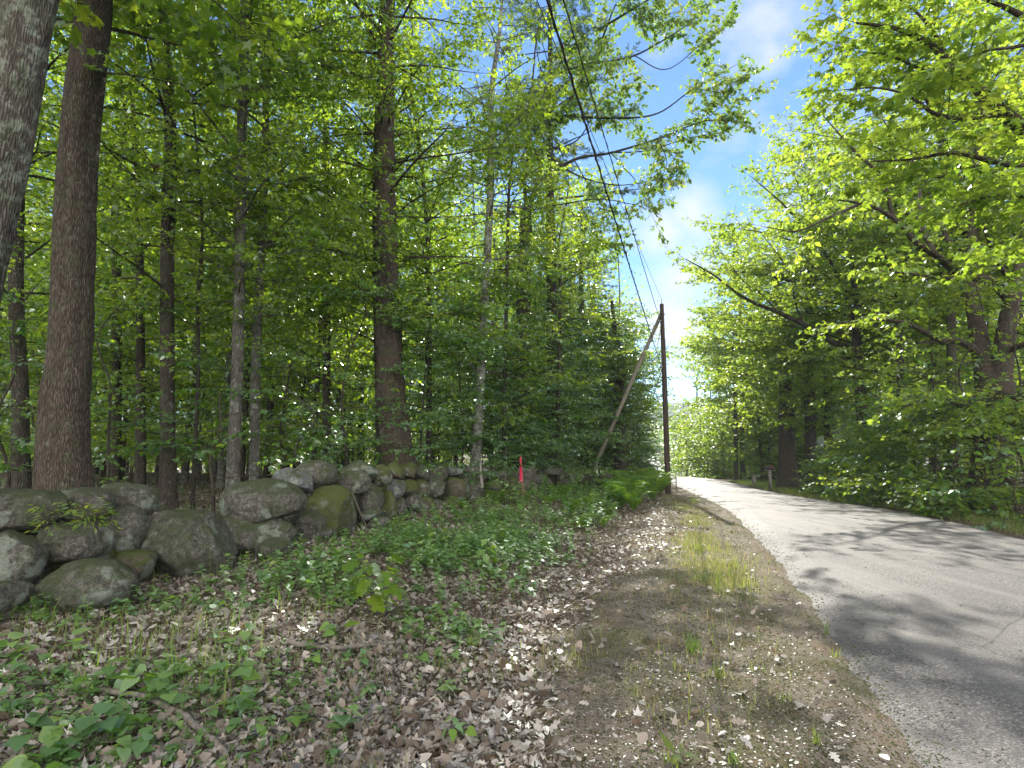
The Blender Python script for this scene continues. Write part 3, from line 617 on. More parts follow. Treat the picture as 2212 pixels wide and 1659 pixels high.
hero('young_tree', 'thin dark stem between the thick furrowed trunk and the mottled one', 'tree', 16, [(975, 926, 13), (560, 925, 10), (300, 905, 8)], 16, 15, 'bark', 'leaf_dark', 1.8, 2.8, 44, .1, 10, fol=FD)
hero('young_tree', 'thin stem in the leafy thicket left of the leaning brace pole', 'tree', 21, [(995, 1205, 10), (600, 1210, 7)], 12.5, 16, 'bark', 'leaf_dark', 2.5, 2.2, 60, .1, 10, fol=FD)
hero('maple_tree', 'stout dark trunk near the road, right of the leaning brace pole foot', 'tree', 29, [(1010, 1342, 32), (860, 1337, 24)], 9.5, 17, 'bark', 'leaf_dark', 1.9, 2.6, 110, fol=dict(FD, twig=.4))
OAKF = dict(leaf=.19, tmpl=T_OAK, twig=.5, twsp=.15, lsp=.045, brsp=.21, gap=-.28, brl=1.6, flat=.8, hang=.35, droop=.05)
def E_(p, r, **k): return dict(p=p, r=r, **k)
hero('oak_tree', 'forked oak whose long sparse branches reach over the road', 'tree', 23, [(1000, 1122, 34), (800, 1128, 32), (600, 1132, 30), (450, 1138, 26)], 9.6, 18, 'bark', 'leaf_oak', 30, 1, 0, fol=OAKF,
     explicit=[E_([(455, 1138, 23), (390, 1134, 23), (300, 1145, 23), (180, 1150, 22.5), (40, 1165, 22)], (.16, .04)), E_([(455, 1140, 23), (395, 1160, 23), (330, 1176, 22.5), (250, 1212, 22), (140, 1275, 21.5), (10, 1330, 21)], (.2, .05)),
               E_([(395, 1160, 23), (345, 1240, 22), (330, 1320, 21.5), (300, 1420, 21), (262, 1520, 20.5), (262, 1600, 20)], (.12, .02)), E_([(330, 1320, 21.5), (325, 1400, 21.5), (300, 1480, 21), (285, 1560, 21)], (.05, .015)),
               E_([(250, 1212, 22), (255, 1330, 21), (245, 1420, 21), (190, 1500, 20.5), (140, 1590, 20)], (.09, .015)), E_([(140, 1275, 21.5), (120, 1370, 21), (70, 1460, 20.5), (40, 1500, 20)], (.08, .02)), E_([(60, 1300, 21), (0, 1400, 20), (-60, 1500, 19)], (.08, .02)),
               E_([(330, 1176, 22.5), (380, 1250, 21), (400, 1340, 21), (385, 1430, 20)], (.08, .015)), E_([(455, 1140, 23), (440, 1220, 21), (430, 1300, 20), (445, 1390, 20)], (.07, .015)), E_([(180, 1150, 22.5), (150, 1230, 20), (130, 1300, 19)], (.06, .02)),
               E_([(390, 1134, 23), (350, 1090, 21), (260, 1060, 20)], (.07, .02)), E_([(250, 1150, 23), (200, 1100, 24), (100, 1080, 25)], (.07, .02)), E_([(330, 1176, 22.5), (300, 1250, 22), (215, 1300, 21.5), (170, 1380, 21)], (.06, .012)), E_([(120, 1370, 21), (150, 1440, 20.5), (90, 1520, 20), (60, 1560, 20)], (.04, .01)), E_([(40, 1165, 22), (-20, 1230, 21), (-60, 1330, 20)], (.05, .01)), E_([(10, 1330, 21), (40, 1400, 20.5), (20, 1480, 20)], (.04, .01)),
               E_([(345, 1240, 22), (430, 1290, 21.5), (500, 1350, 21)], (.05, .01)), E_([(440, 1220, 21), (520, 1290, 21), (560, 1360, 21)], (.05, .01)), E_([(330, 1320, 21.5), (400, 1380, 21), (470, 1410, 21)], (.04, .01)), E_([(262, 1520, 20.5), (230, 1560, 20), (215, 1620, 20)], (.03, .008)), E_([(180, 1150, 22.5), (110, 1220, 22), (60, 1300, 21.5)], (.05, .01)), E_([(300, 1145, 23), (240, 1190, 22), (170, 1230, 21.5), (110, 1290, 21)], (.05, .01)), E_([(190, 1500, 20.5), (200, 1560, 20), (185, 1585, 20)], (.03, .01)), E_([(300, 1420, 21), (350, 1440, 20.5), (400, 1420, 20)], (.04, .012))])
# white pine
def pine(name, label, Y, x, H, seed, cb, Rc, nl, w=30, az=None, base=None):
    rng = np.random.default_rng(seed); b = P(x, 985, Y) if base is None else np.array(base, float); b[2] = g1(b[0], b[1]) - .1
    pts = np.array([b + [0, 0, H * u] + np.array([rng.normal(0, .05), rng.normal(0, .05), 0]) for u in np.linspace(0, 1, 7)]); rad = w * Y / F / 2 * np.linspace(1.1, .12, 7)
    V, Fc = bark_tube(pts, rad, 14, .05, .2, seed)
    fo = Foliage(rng, leaf=.15, tmpl=np.array([(0, 0, 0), (.5, .09, .02), (1, 0, -.1), (.5, -.09, .02)]), twig=.34, twsp=.09, lsp=.012, gap=-.9, brsp=.24, brl=.9, flat=1.0, droop=-.05, start=.25)
    auto_limbs(fo, pts, rad, np.sort(rng.uniform(cb, H - .3, nl)), lambda h: Rc * (1.08 - .8 * (h - cb) / (H - cb)), rng, (.0, .3), .02, az)
    return tree_obj(name, label, 'tree', pts[0], [(V, Fc, 0, None)] + [(v, f, 0, None) for v, f in fo.wood], fo.crown_groups(), M['bark'], M['needle'])
pine('pine_tree', 'white pine with feathery needle boughs behind the power lines at the top', 23.5, 1195, 25, 21, 12.5, 4.8, 36, 30, az=None)
pine('pine_tree', 'narrow pine behind the trees left of the utility pole', 30, 1262, 15.5, 22, 2.5, 2.8, 46, 22)

# low layered saplings just behind the wall
LOWF = dict(leaf=.11, gap=-.5, twig=.36, twsp=.11, lsp=.045, brsp=.20, brl=1.1, flat=.42, droop=.12, hang=.22)
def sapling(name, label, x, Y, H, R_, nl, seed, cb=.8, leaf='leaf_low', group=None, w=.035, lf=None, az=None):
    rng = np.random.default_rng(seed); b = P(x, 985, Y); b[2] = g1(b[0], b[1]) - .05
    pts = np.array([b + np.array([rng.normal(0, .06) * u * 4, rng.normal(0, .06) * u * 4, H * u]) for u in np.linspace(0, 1, 6)]); rad = w * np.linspace(1.1, .25, 6)
    V, Fc = bark_tube(pts, rad, 8, .02, .1, seed); fo = Foliage(rng, **(lf or LOWF))
    auto_limbs(fo, pts, rad, np.sort(rng.uniform(b[2] + cb, b[2] + H, nl)), lambda h: R_ * (1.1 - .6 * (h - b[2]) / H), rng, (-.05, .35), .12, az)
    return tree_obj(name, label, 'tree', pts[0], [(V, Fc, 0, None)] + [(v, f, 0, None) for v, f in fo.wood], fo.crown_groups(), M['bark'], M[leaf], group)
sap = [('leafy sapling with flat layered sprays in front of the thick furrowed trunk', 905, 15.0, 5.8, 2.2, 26, 31), ('sapling with bluish green sprays over the low gap in the wall', 650, 12.6, 3.6, 2.0, 12, 32),
       ('sapling with drooping sprays right of the grey pair of trunks', 745, 13.6, 6.2, 2.2, 22, 33), ('sapling filling the space left of the mottled trunk', 990, 17, 6.4, 2.4, 34, 34),
       ('tall leafy sapling catching sun above the middle of the wall', 1075, 19, 8.5, 2.8, 44, 35), ('dense low sapling above the far boulders', 1140, 21.5, 6.0, 2.8, 46, 36), ('broad dense sapling behind the pink flagged stake', 1200, 24.5, 8.5, 2.8, 60, 37),
       ('dense sapling left of the foot of the brace pole', 1250, 29, 8.5, 3.2, 80, 38), ('tall dense sapling behind the brace pole', 1305, 31, 9.5, 3.2, 90, 39), ('sapling beside the road behind the utility pole, at its left', 1345, 34, 6.2, 2.0, 60, 40),
       ('small sapling behind the left end of the wall', 235, 11.5, 4.6, 1.9, 12, 41), ('thin sapling at the far left of the woods', 15, 11.0, 5.0, 2.0, 14, 42), ('small sapling in front of the grey pair of trunks', 470, 11.8, 3.2, 1.6, 8, 43)]
for (lb, x, Y, H, R_, nl, sd) in sap: sapling('sapling', lb, x, Y, H, R_, nl, sd)

# ---- background woods: six kinds copied
def proto_tree(seed, H, cb, Rc, nl, w, fol, bark_m, leaf_m, name, label, group, elev=(.1, .5), curl=.1, lshape=None):
    rng = np.random.default_rng(seed); pts = np.array([np.array([rng.normal(0, .10) * u * 2, rng.normal(0, .10) * u * 2, H * u - .1]) for u in np.linspace(0, 1, 8)]); rad = w * np.linspace(1.1, .15, 8)
    V, Fc = bark_tube(pts, rad, 10, .05, .2, seed); fo = Foliage(rng, **fol)
    lf = lshape or (lambda h: Rc * (.45 + .55 * math.sin(math.pi * min(1, (h - cb) / (H - cb)) ** .8)))
    auto_limbs(fo, pts, rad, np.sort(rng.uniform(cb, H - .2, nl)), lf, rng, elev, curl)
    r = tree_obj(name, label, 'tree', (0, 0, 0), [(V, Fc, 0, None)] + [(v, f, 0, None) for v, f in fo.wood], fo.crown_groups(), M[bark_m], M[leaf_m], group)
    return r
BF = dict(leaf=.19, gap=-.45, twig=.46, twsp=.16, lsp=.07, brsp=.34, brl=1.3, flat=.7, hang=.3)
G1 = 'tree trunks deep in the woods behind the wall'; L1 = 'medium sized dark forest tree, one of many deep in the shaded woods'
kinds = [proto_tree(101, 20, 3.0, 3.2, 44, .13, BF, 'bark', 'leaf_dark', 'forest_tree', L1, G1), proto_tree(102, 17, 2.0, 2.8, 42, .09, BF, 'bark', 'leaf_dark', 'forest_tree', 'slim straight dark tree, one of many deep in the shaded woods', 'slim straight trees deep in the woods'),
         proto_tree(103, 21, 5.0, 3.6, 40, .16, BF, 'bark_grey', 'leaf_dark', 'forest_tree', 'stouter grey barked tree, one of several deep in the shaded woods', 'stout grey barked trees deep in the woods'), proto_tree(104, 13, 1.2, 2.4, 44, .055, BF, 'bark', 'leaf_dark', 'forest_tree', 'short pole thin tree, leafy nearly to the ground, deep in the woods', 'pole thin trees deep in the woods')]
G2 = 'slender saplings deep in the woods behind the wall'; L2 = 'short slender understory sapling, one of many deep in the woods'
kinds2 = [proto_tree(111, 6, .8, 2.0, 22, .03, dict(LOWF, leaf=.16, twsp=.17, lsp=.075), 'bark', 'leaf_dark', 'sapling', L2, G2, (-.05, .35)), proto_tree(112, 8, 1.0, 2.2, 28, .04, dict(LOWF, leaf=.16, twsp=.17, lsp=.075), 'bark', 'leaf_dark', 'sapling', 'taller dark leaved sapling, one of many deep in the woods', 'taller saplings deep in the woods', (-.05, .35))]
sapling('sapling', 'tall leafy sapling filling the top of the thicket left of the power lines', 1165, 26, 11.5, 3.0, 90, 44, 2.0)
sapling('sapling', 'leafy sapling just left of the utility pole beyond the brace', 1352, 44, 11.5, 2.6, 90, 45)
sapling('sapling', 'broad sapling behind the far end of the stone wall', 1345, 36, 10.5, 3.2, 90, 46)
rg = np.random.default_rng(55)
def scatter(protos, n, region, mind, seed, smin=.85, smax=1.15, avoid=()):
    rg = np.random.default_rng(seed); pts = []; first = {id(p): True for p in protos}; tries = 0
    while len(pts) < n and tries < n * 60:
        tries += 1; X, Y = region(rg)
        if X is None: continue
        if any((X - a) ** 2 + (Y - b) ** 2 < mind * mind for a, b in pts) or any((X - a) ** 2 + (Y - b) ** 2 < c * c for a, b, c in avoid): continue
        pts.append((X, Y)); p = protos[rg.integers(len(protos))]; s = rg.uniform(smin, smax); loc = (X, Y, g1(X, Y)); rz = rg.uniform(0, 6.28)
        if first[id(p)]: p.location = loc; p.rotation_euler = (0, 0, rz); p.scale = (s, s, s); first[id(p)] = False
        else: copy_tree(p, loc, rz, (s, s, s))
    for p in protos:
        if first[id(p)]:
            for c in list(p.children): bpy.data.objects.remove(c)
            bpy.data.objects.remove(p)
    return pts
def reg_left(y0, y1):
    def f(rg):
        Y = rg.uniform(y0, y1); px = rg.uniform(-150, 1380); X = (px - 1106) / F * Y
        if X > XL(Y) - 6.5 or (Y < 32 and X > -5.5): return None, None
        return X, Y
    return f
hp = [((x - 1106) / F * Y, Y, 1.0) for x, Y in [(140, 9), (46, 12.2), (364, 12.6), (303, 16), (250, 17), (505, 12.5), (552, 13.5), (705, 16), (860, 12.3), (1035, 17)]]
scatter(kinds, 66, reg_left(18, 46), 2.3, 61, avoid=hp)
scatter(kinds2, 46, reg_left(15, 38), 1.8, 62, avoid=hp)

# far woods beyond, one mass
def mass(name, n, xr, yr, zr, leaf, seed, mat, clump=260, trunks=120, zfun=None, label='far woods that read as one leafy mass'):
    rng = np.random.default_rng(seed); cx = rng.uniform(*xr, clump); cyy = rng.uniform(*yr, clump); cz = rng.uniform(*zr, clump)
    k = rng.integers(0, clump, n); rr = rng.normal(0, 1, (n, 3)) * np.array([1.5, 1.5, .9])
    p = np.stack([cx[k], cyy[k], cz[k] + gz(cx, cyy)[k]], 1) + rr
    d = nrmz(rng.normal(0, 1, (n, 3))); nn = nrmz(np.array([0, 0, 1.]) + rng.normal(0, .5, (n, 3)))
    V, Fc = leaves(p, d, nn, leaf * rng.uniform(.6, 1.3, n), T_DIAMOND); va = np.clip(.5 + rng.normal(0, .2, clump)[k] + rng.normal(0, .1, n), 0, 1)
    g = [(V, Fc, 0, va)]
    if trunks:
        tx = rng.uniform(*xr, trunks); ty = rng.uniform(yr[0] - 4, yr[1], trunks); z0 = gz(tx, ty); u = np.linspace(0, 1, 5)
        pth = np.stack([tx[:, None] + rng.normal(0, .2, (trunks, 5)), ty[:, None] + 0 * u, z0[:, None] + (zr[1] * .8) * u], -1); v, f = tubes(pth, rng.uniform(.08, .22, trunks)[:, None] * np.linspace(1, .4, 5), 5); g.append((v, f, 1, None))
    o = obj(name, mesh_from(name, g, [M[mat], M['bark']])); tag(o, label, 'woods', kind='stuff'); return o
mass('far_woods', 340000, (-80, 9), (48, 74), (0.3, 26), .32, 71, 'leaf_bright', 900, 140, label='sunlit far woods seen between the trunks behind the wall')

# ---- right side of the road
MF = dict(leaf=.175, twig=.48, twsp=.14, lsp=.065, brsp=.36, brl=1.8, flat=.65, droop=.06, hang=.25)
leftish = lambda a: True
hero('maple_tree', 'huge old maple with a massive forked trunk at the right of the road', 'tree', 17, [(1095, 2140, 98), (950, 2144, 82), (860, 2148, 86), (820, 2150, 88)], 3.9, 41, 'bark_big', 'leaf_bright', 30, 1, 0, .3, 30, fol=MF,
     explicit=[E_([(850, 2140, 17), (780, 2125, 17.2), (700, 2110, 17.5), (600, 2100, 17.8), (450, 2104, 18), (200, 2120, 18)], (.42, .14), start=.5), E_([(850, 2158, 17), (760, 2168, 16.8), (680, 2180, 16.6), (620, 2195, 16.5), (500, 2215, 16.5), (250, 2250, 16)], (.40, .14), start=.4),
               E_([(650, 2185, 16.6), (612, 2150, 16.2), (598, 2105, 15.8), (585, 2065, 15.5), (550, 2020, 15.2), (520, 1975, 15), (470, 1930, 14.8), (440, 1860, 14.5), (430, 1790, 14.2)], (.22, .03), start=.3),
               E_([(598, 2105, 15.8), (600, 2040, 15.4), (590, 1960, 15.2), (585, 1880, 15)], (.09, .02)), E_([(550, 2020, 15.2), (480, 1990, 15.5), (400, 1985, 16), (300, 1960, 16)], (.1, .02)), E_([(780, 2125, 17.2), (745, 2090, 16.8), (735, 2040, 16.3), (740, 1980, 16)], (.2, .04)),
               E_([(740, 2040, 16.3), (700, 1960, 15.5), (690, 1880, 15), (700, 1800, 14.8)], (.1, .02)), E_([(600, 2100, 17.8), (500, 2040, 18.5), (380, 1990, 19), (250, 1900, 19)], (.14, .03)), E_([(470, 1930, 14.8), (380, 1900, 14.5), (320, 1840, 14.5), (250, 1780, 14.5)], (.08, .02)),
               E_([(440, 1860, 14.5), (470, 1790, 14), (500, 1720, 13.8), (490, 1650, 13.6)], (.06, .015)), E_([(850, 2135, 17), (870, 2080, 16), (860, 2020, 15.3), (880, 1950, 15)], (.16, .04)), E_([(850, 2160, 16.6), (860, 2210, 15.5), (840, 2280, 14.8)], (.14, .04)),
               E_([(450, 2104, 18), (360, 2060, 17), (250, 2020, 16), (130, 1960, 15.5)], (.12, .03)), E_([(620, 2195, 16.5), (560, 2150, 15), (480, 2120, 14), (400, 2060, 13.5)], (.1, .02)), E_([(760, 2168, 16.8), (740, 2220, 16), (700, 2290, 15.5)], (.14, .03))])
NF = dict(leaf=.125, tmpl=T_MAPLE, twig=.42, twsp=.085, lsp=.05, brsp=.22, brl=1.5, flat=.5, droop=.06, hang=.2)
hero('maple_tree', 'maple out of frame whose sunlit limbs reach in at the upper right corner', 'tree', 9.5, [(1200, 2560, 70), (900, 2540, 62), (400, 2520, 50)], 9, 42, 'bark_big', 'leaf_bright', 30, 1, 0, .3, 26, fol=NF,
     explicit=[E_([(480, 2520, 9.5), (360, 2330, 9.4), (300, 2240, 9.3), (245, 2170, 9.2), (190, 2110, 9.1), (130, 2050, 9.0), (90, 2000, 9), (60, 1930, 9), (50, 1850, 9)], (.2, .03), start=.35), E_([(245, 2170, 9.2), (255, 2090, 9), (245, 2020, 8.9), (205, 1960, 8.8), (190, 1890, 8.8), (195, 1820, 8.8)], (.06, .012)),
               E_([(190, 2110, 9.1), (180, 2060, 9.2), (150, 1990, 9.3), (120, 1920, 9.4), (110, 1840, 9.5)], (.06, .015)), E_([(360, 2330, 9.4), (360, 2230, 9.1), (350, 2150, 8.8), (330, 2060, 8.6), (345, 1970, 8.5), (350, 1880, 8.5)], (.08, .015)),
               E_([(400, 2520, 9.5), (180, 2380, 9), (80, 2280, 8.6), (20, 2180, 8.4), (-20, 2080, 8.3)], (.14, .03)), E_([(480, 2520, 9.5), (450, 2380, 9), (430, 2270, 8.6), (420, 2160, 8.4), (440, 2080, 8.4)], (.08, .02)), E_([(130, 2050, 9.0), (60, 2010, 9), (10, 1960, 9), (-40, 1880, 9)], (.05, .015)),
               E_([(600, 2520, 9.5), (560, 2400, 9), (545, 2280, 8.6), (560, 2180, 8.4)], (.08, .02)), E_([(80, 2280, 8.6), (100, 2200, 8.2), (110, 2130, 8), (140, 2050, 7.8)], (.05, .01))])
hero('maple_tree', 'round maple with a stout bare trunk standing on the sunny lawn', 'tree', 33, [(1050, 1703, 42), (980, 1700, 36), (900, 1699, 34)], 13.5, 43, 'bark_big', 'leaf_bright', 2.8, 5.0, 64, .35, fol=MF)
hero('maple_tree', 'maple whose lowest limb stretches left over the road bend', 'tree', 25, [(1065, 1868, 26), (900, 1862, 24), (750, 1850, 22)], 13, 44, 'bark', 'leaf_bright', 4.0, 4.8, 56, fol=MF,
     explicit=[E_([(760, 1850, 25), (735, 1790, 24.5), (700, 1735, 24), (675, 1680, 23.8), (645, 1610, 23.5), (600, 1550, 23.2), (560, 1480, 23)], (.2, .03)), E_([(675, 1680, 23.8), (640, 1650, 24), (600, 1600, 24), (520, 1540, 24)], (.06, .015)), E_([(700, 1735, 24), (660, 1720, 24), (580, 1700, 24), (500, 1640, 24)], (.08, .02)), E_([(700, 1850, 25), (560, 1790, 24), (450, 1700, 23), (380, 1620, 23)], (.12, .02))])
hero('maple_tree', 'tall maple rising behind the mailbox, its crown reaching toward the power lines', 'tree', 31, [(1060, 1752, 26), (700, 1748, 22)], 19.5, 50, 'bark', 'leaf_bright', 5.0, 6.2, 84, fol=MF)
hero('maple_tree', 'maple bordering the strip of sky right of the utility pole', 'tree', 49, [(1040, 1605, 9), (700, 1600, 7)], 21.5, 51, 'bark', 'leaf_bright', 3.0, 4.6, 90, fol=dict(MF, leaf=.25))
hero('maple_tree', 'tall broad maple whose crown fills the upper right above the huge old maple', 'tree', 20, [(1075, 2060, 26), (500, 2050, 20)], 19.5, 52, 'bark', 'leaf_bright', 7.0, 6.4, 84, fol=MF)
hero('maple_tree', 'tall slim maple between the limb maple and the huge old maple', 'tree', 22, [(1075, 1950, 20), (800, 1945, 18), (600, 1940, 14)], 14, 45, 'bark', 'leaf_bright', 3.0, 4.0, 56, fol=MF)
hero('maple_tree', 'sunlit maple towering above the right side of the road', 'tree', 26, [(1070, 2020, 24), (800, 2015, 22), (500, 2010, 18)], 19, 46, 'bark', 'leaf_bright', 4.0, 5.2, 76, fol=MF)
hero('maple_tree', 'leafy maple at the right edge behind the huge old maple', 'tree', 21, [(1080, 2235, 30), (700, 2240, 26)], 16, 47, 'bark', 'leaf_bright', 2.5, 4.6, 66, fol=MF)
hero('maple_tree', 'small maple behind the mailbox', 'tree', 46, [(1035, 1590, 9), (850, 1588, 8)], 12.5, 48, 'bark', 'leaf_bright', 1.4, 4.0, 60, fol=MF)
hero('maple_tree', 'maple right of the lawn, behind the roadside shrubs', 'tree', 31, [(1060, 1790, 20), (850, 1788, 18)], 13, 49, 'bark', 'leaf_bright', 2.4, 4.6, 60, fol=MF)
RF = dict(MF, leaf=.36, twsp=.30, lsp=.13, brsp=.6)
G3 = 'trees lining the road beyond the crest'; L3 = 'sunlit roadside tree among many alike in the distance'
k3 = [proto_tree(121, 12, 1.2, 3.8, 54, .16, RF, 'bark', 'leaf_bright', 'roadside_tree', L3, G3), proto_tree(122, 9.5, .8, 3.2, 46, .12, RF, 'bark', 'leaf_oak', 'roadside_tree', 'low olive green tree lining the distant road', 'low trees lining the distant road'), proto_tree(123, 15, 2, 4.2, 60, .2, RF, 'bark', 'leaf_dark', 'roadside_tree', 'tall darker green tree lining the distant road', 'tall dark trees lining the distant road')]
spots = []
rg = np.random.default_rng(81)
def place(p, X, Y, s, fl={}):
    loc = (X, Y, g1(X, Y)); rz = rg.uniform(0, 6.28)
    if id(p) not in fl: fl[id(p)] = 1; p.location = loc; p.rotation_euler = (0, 0, rz); p.scale = (s, s, s)
    else: copy_tree(p, loc, rz, (s, s, s))
for Y in np.concatenate([np.arange(44, 130, 8.0), np.arange(130, 345, 16)]):
    xl = float(XL(Y)); w = float(RW(Y))
    place(k3[rg.integers(3)], xl + w + (3.4 if Y < 58 else 5.0) + rg.uniform(0, 1.5), Y + rg.uniform(-2, 2), rg.uniform(.75, 1.05)); place(k3[rg.integers(3)], xl + w + 11 + rg.uniform(0, 5), Y, rg.uniform(.9, 1.3))
    if Y < 62: place(k3[rg.integers(2)], xl - 5.5 - rg.uniform(0, 2), Y, rg.uniform(.75, .95))
    else: place(k3[rg.integers(3)], xl - 7.0 - rg.uniform(0, 2), Y, rg.uniform(.6, .85))
for px, Y, s in [(1480, 112, 1.2), (2040, 36, 1.3), (2160, 32, 1.3), (2290, 27, 1.3), (1900, 38, 1.2), (1760, 44, 1.2), (1840, 52, 1.3), (1660, 48, 1.0), (1560, 62, .95), (2100, 45, 1.4), (1980, 50, 1.4), (2230, 42, 1.4)]:
    place(k3[rg.integers(3)], (px - 1106) / F * Y, Y, s)
mass('far_woods', 60000, (60, 190), (330, 420), (0, 16), 1.0, 72, 'leaf_bright', 500, 0, label='hazy woods where the road vanishes over the far hill')
mass('far_woods', 170000, (25, 100), (60, 84), (0.3, 19), .40, 73, 'leaf_bright', 300, 60, label='sunlit woods far behind the roadside trees on the right')

# roadside shrubs on the right
SH = dict(leaf=.14, twig=.34, twsp=.12, lsp=.055, brsp=.18, brl=.9, flat=.5, droop=.1, hang=.2)
shl = ['low shrub at the lawn edge nearest the stout trunk', 'shrub with pinkish pale leaves beside the lawn', 'dense shrub left of the small house porch', 'broad layered shrub in front of the small house', 'tall layered shrub below the limb maple', 'dark layered shrub left of the huge old maple',
       'bushy shrub leaning toward the asphalt', 'tall arching shrub against the huge maple trunk', 'low dark shrub at the foot of the huge maple', 'leafy shrub at the right of the huge maple', 'low shrub at the far right edge of the road', 'tall shrub at the right border of the picture', 'small shrub hugging the asphalt at the right', 'high leafy bush screening the house']
for i, (lb, px, Y, H, R_) in enumerate([('leafy young maple in front of the massive forked trunk', 2112, 15.2, 6.4, 2.2), ('young maple with bright layered leaves left of the massive forked trunk', 2020, 17.0, 6.8, 2.3), ('young maple at the right edge in front of the forked trunk', 2215, 14.6, 5.6, 2.0),
        ('bright bushy young tree at the far side of the bend, nearest the utility pole', 1485, 66, 8.5, 3.4), ('bright bushy young tree at the bend, second from the utility pole', 1520, 58, 7.5, 3.2), ('bright bushy young tree at the bend, left of the lawn', 1560, 54, 7, 3.0), ('bushy young tree behind the lawn and the stub post', 1620, 50, 6.5, 3.0), ('bushy young tree behind the mailbox', 1668, 46, 6, 2.8), ('bushy young tree behind the stout lawn maple', 1725, 44, 6, 3.0)]):
    sapling('young_tree', lb, px, Y, H, R_, 44 if i < 3 else 60, 340 + i, .6 if i < 3 else .2, 'leaf_bright', lf=dict(SH, leaf=.14 if i < 3 else .26, twsp=.13 if i < 3 else .2, lsp=.06 if i < 3 else .09), w=.04)
for i, (px, Y, H, R_) in enumerate([(1785, 27, 1.5, 1.0), (1810, 26, 2.4, 1.2), (1845, 24.5, 3.0, 1.5), (1885, 22, 2.6, 1.7), (1915, 20.5, 4.2, 1.8), (1965, 18.6, 3.4, 1.9), (2010, 17.2, 2.6, 1.7), (2065, 16.6, 4.2, 1.9), (2110, 15.0, 1.9, 1.6), (2180, 15.2, 3.2, 1.8), (2190, 12.9, 1.6, 1.3), (2290, 13.5, 3.4, 1.8), (2075, 14.6, 1.2, 1.0), (1880, 25.5, 4.4, 2.0)]):
    sapling('shrub', shl[i], px, Y, H, R_, int(14 + H * 8), 300 + i, .15, 'leaf_low' if i % 3 == 1 else 'leaf_bright', lf=SH, w=.02)

# ------------------------------------------------------------------ ground vegetation, litter
def pick_ground(rng, n, f):
    """sample ground points (X,Y) favouring the near field; f(X,Y,s)->probability"""
    out = []
    tot = 0
    while tot < n:
        Y = 1.6 * (34 / 1.6) ** rng.uniform(0, 1, n); X = rng.uniform(-1.05, 1.0, n) * (Y * .95 + .6); s = -(X - XL(Y)); pr = f(X, Y, s); ok = rng.uniform(0, 1, n) < pr
        out.append(np.stack([X[ok], Y[ok]], 1)); tot += ok.sum()
        if ok.sum() < n * .01: break
    return np.concatenate(out)[:n]
def patch(X, Y, sc, seed): return fbm(np.stack([X * sc, Y * sc, X * 0], 1), 3, seed)
rg = np.random.default_rng(91)
def litter_p(X, Y, s):
    s0 = np.interp(Y, [2, 5, 7.5, 9, 12], [1.5, 2.2, 2.0, 1.3, 1.0]) + .3 * patch(X, Y, 1.0, 25); base = sst(s0 - .2, s0 + .8, s) * (.35 + .65 * np.clip(.6 + 2.2 * patch(X, Y, .9, 21), 0, 1)); base = np.maximum(base, .022 * (s > .15)); return np.where(Y > 16, base * .6, base) * (s > .1)
q = pick_ground(rg, 84000, litter_p); n = len(q); z = gz(q[:, 0], q[:, 1])
d = rg.normal(0, 1, (n, 3)); d[:, 2] = rg.normal(0, .35, n); nn = nrmz(np.array([0, 0, 1.]) + rg.normal(0, .55, (n, 3)))
sz = (.024 + .066 * rg.uniform(0, 1, n) ** 1.6) * np.interp(q[:, 1], [2, 10, 30], [1, 1.1, 1.6])
T_DEAD = T_OAK * np.array([1, 1, 1]) + np.array([(0, 0, .10 * abs(y_) * 2.2 + .12 * abs(x_ - .5)) for x_, y_, z_ in T_OAK])
zz_ = np.stack([q[:, 0], q[:, 1], z + rg.uniform(.0, .025, n)], 1); kd = rg.uniform(0, 1, n); vr_ = np.clip(rg.normal(.45, .3, n), 0, 1); lg = []
T_CURL = np.array([(0, 0, 0), (.15, .22, .12), (.5, .34, .22), (.85, .16, .10), (1, 0, .0), (.85, -.14, .02), (.5, -.30, .04), (.15, -.2, .03)]); T_MAP2 = T_MAPLE * np.array([1, 1, -2.5])
for tm_, a_, b_ in ((T_DEAD, 0, .38), (T_CURL, .38, .72), (T_MAP2, .72, 1.01)):
    mk_ = (kd >= a_) & (kd < b_); V, Fc = leaves(zz_[mk_], d[mk_], nn[mk_], sz[mk_], tm_); lg.append((V, Fc, 0, vr_[mk_]))
tag(obj('leaf_litter', mesh_from('leaf_litter', lg, [M['litter']])), 'pale brown dead leaves strewn over the bank and the track', 'leaf litter', kind='stuff')
q2 = pick_ground(rg, 60000, lambda X, Y, s: sst(-.05, .4, s) * (1 - .5 * sst(5, 7, s)) * (Y < 14)); n = len(q2); d = rg.normal(0, 1, (n, 3)); d[:, 2] *= .3
V, Fc = leaves(np.stack([q2[:, 0], q2[:, 1], gz(q2[:, 0], q2[:, 1]) + rg.uniform(0, .008, n)], 1), d, nrmz(np.array([0, 0, 1.]) + rg.normal(0, .5, (n, 3))), rg.uniform(.008, .026, n), T_DIAMOND * np.array([1, .7, 1]))
tag(obj('plant_debris', mesh_from('plant_debris', [(V, Fc, 0, np.clip(rg.normal(.08, .25, n), 0, 1))], [M['litter']])), 'fine brown crumbs of leaves, bark and twigs on the sandy shoulder', 'plant debris', kind='stuff')
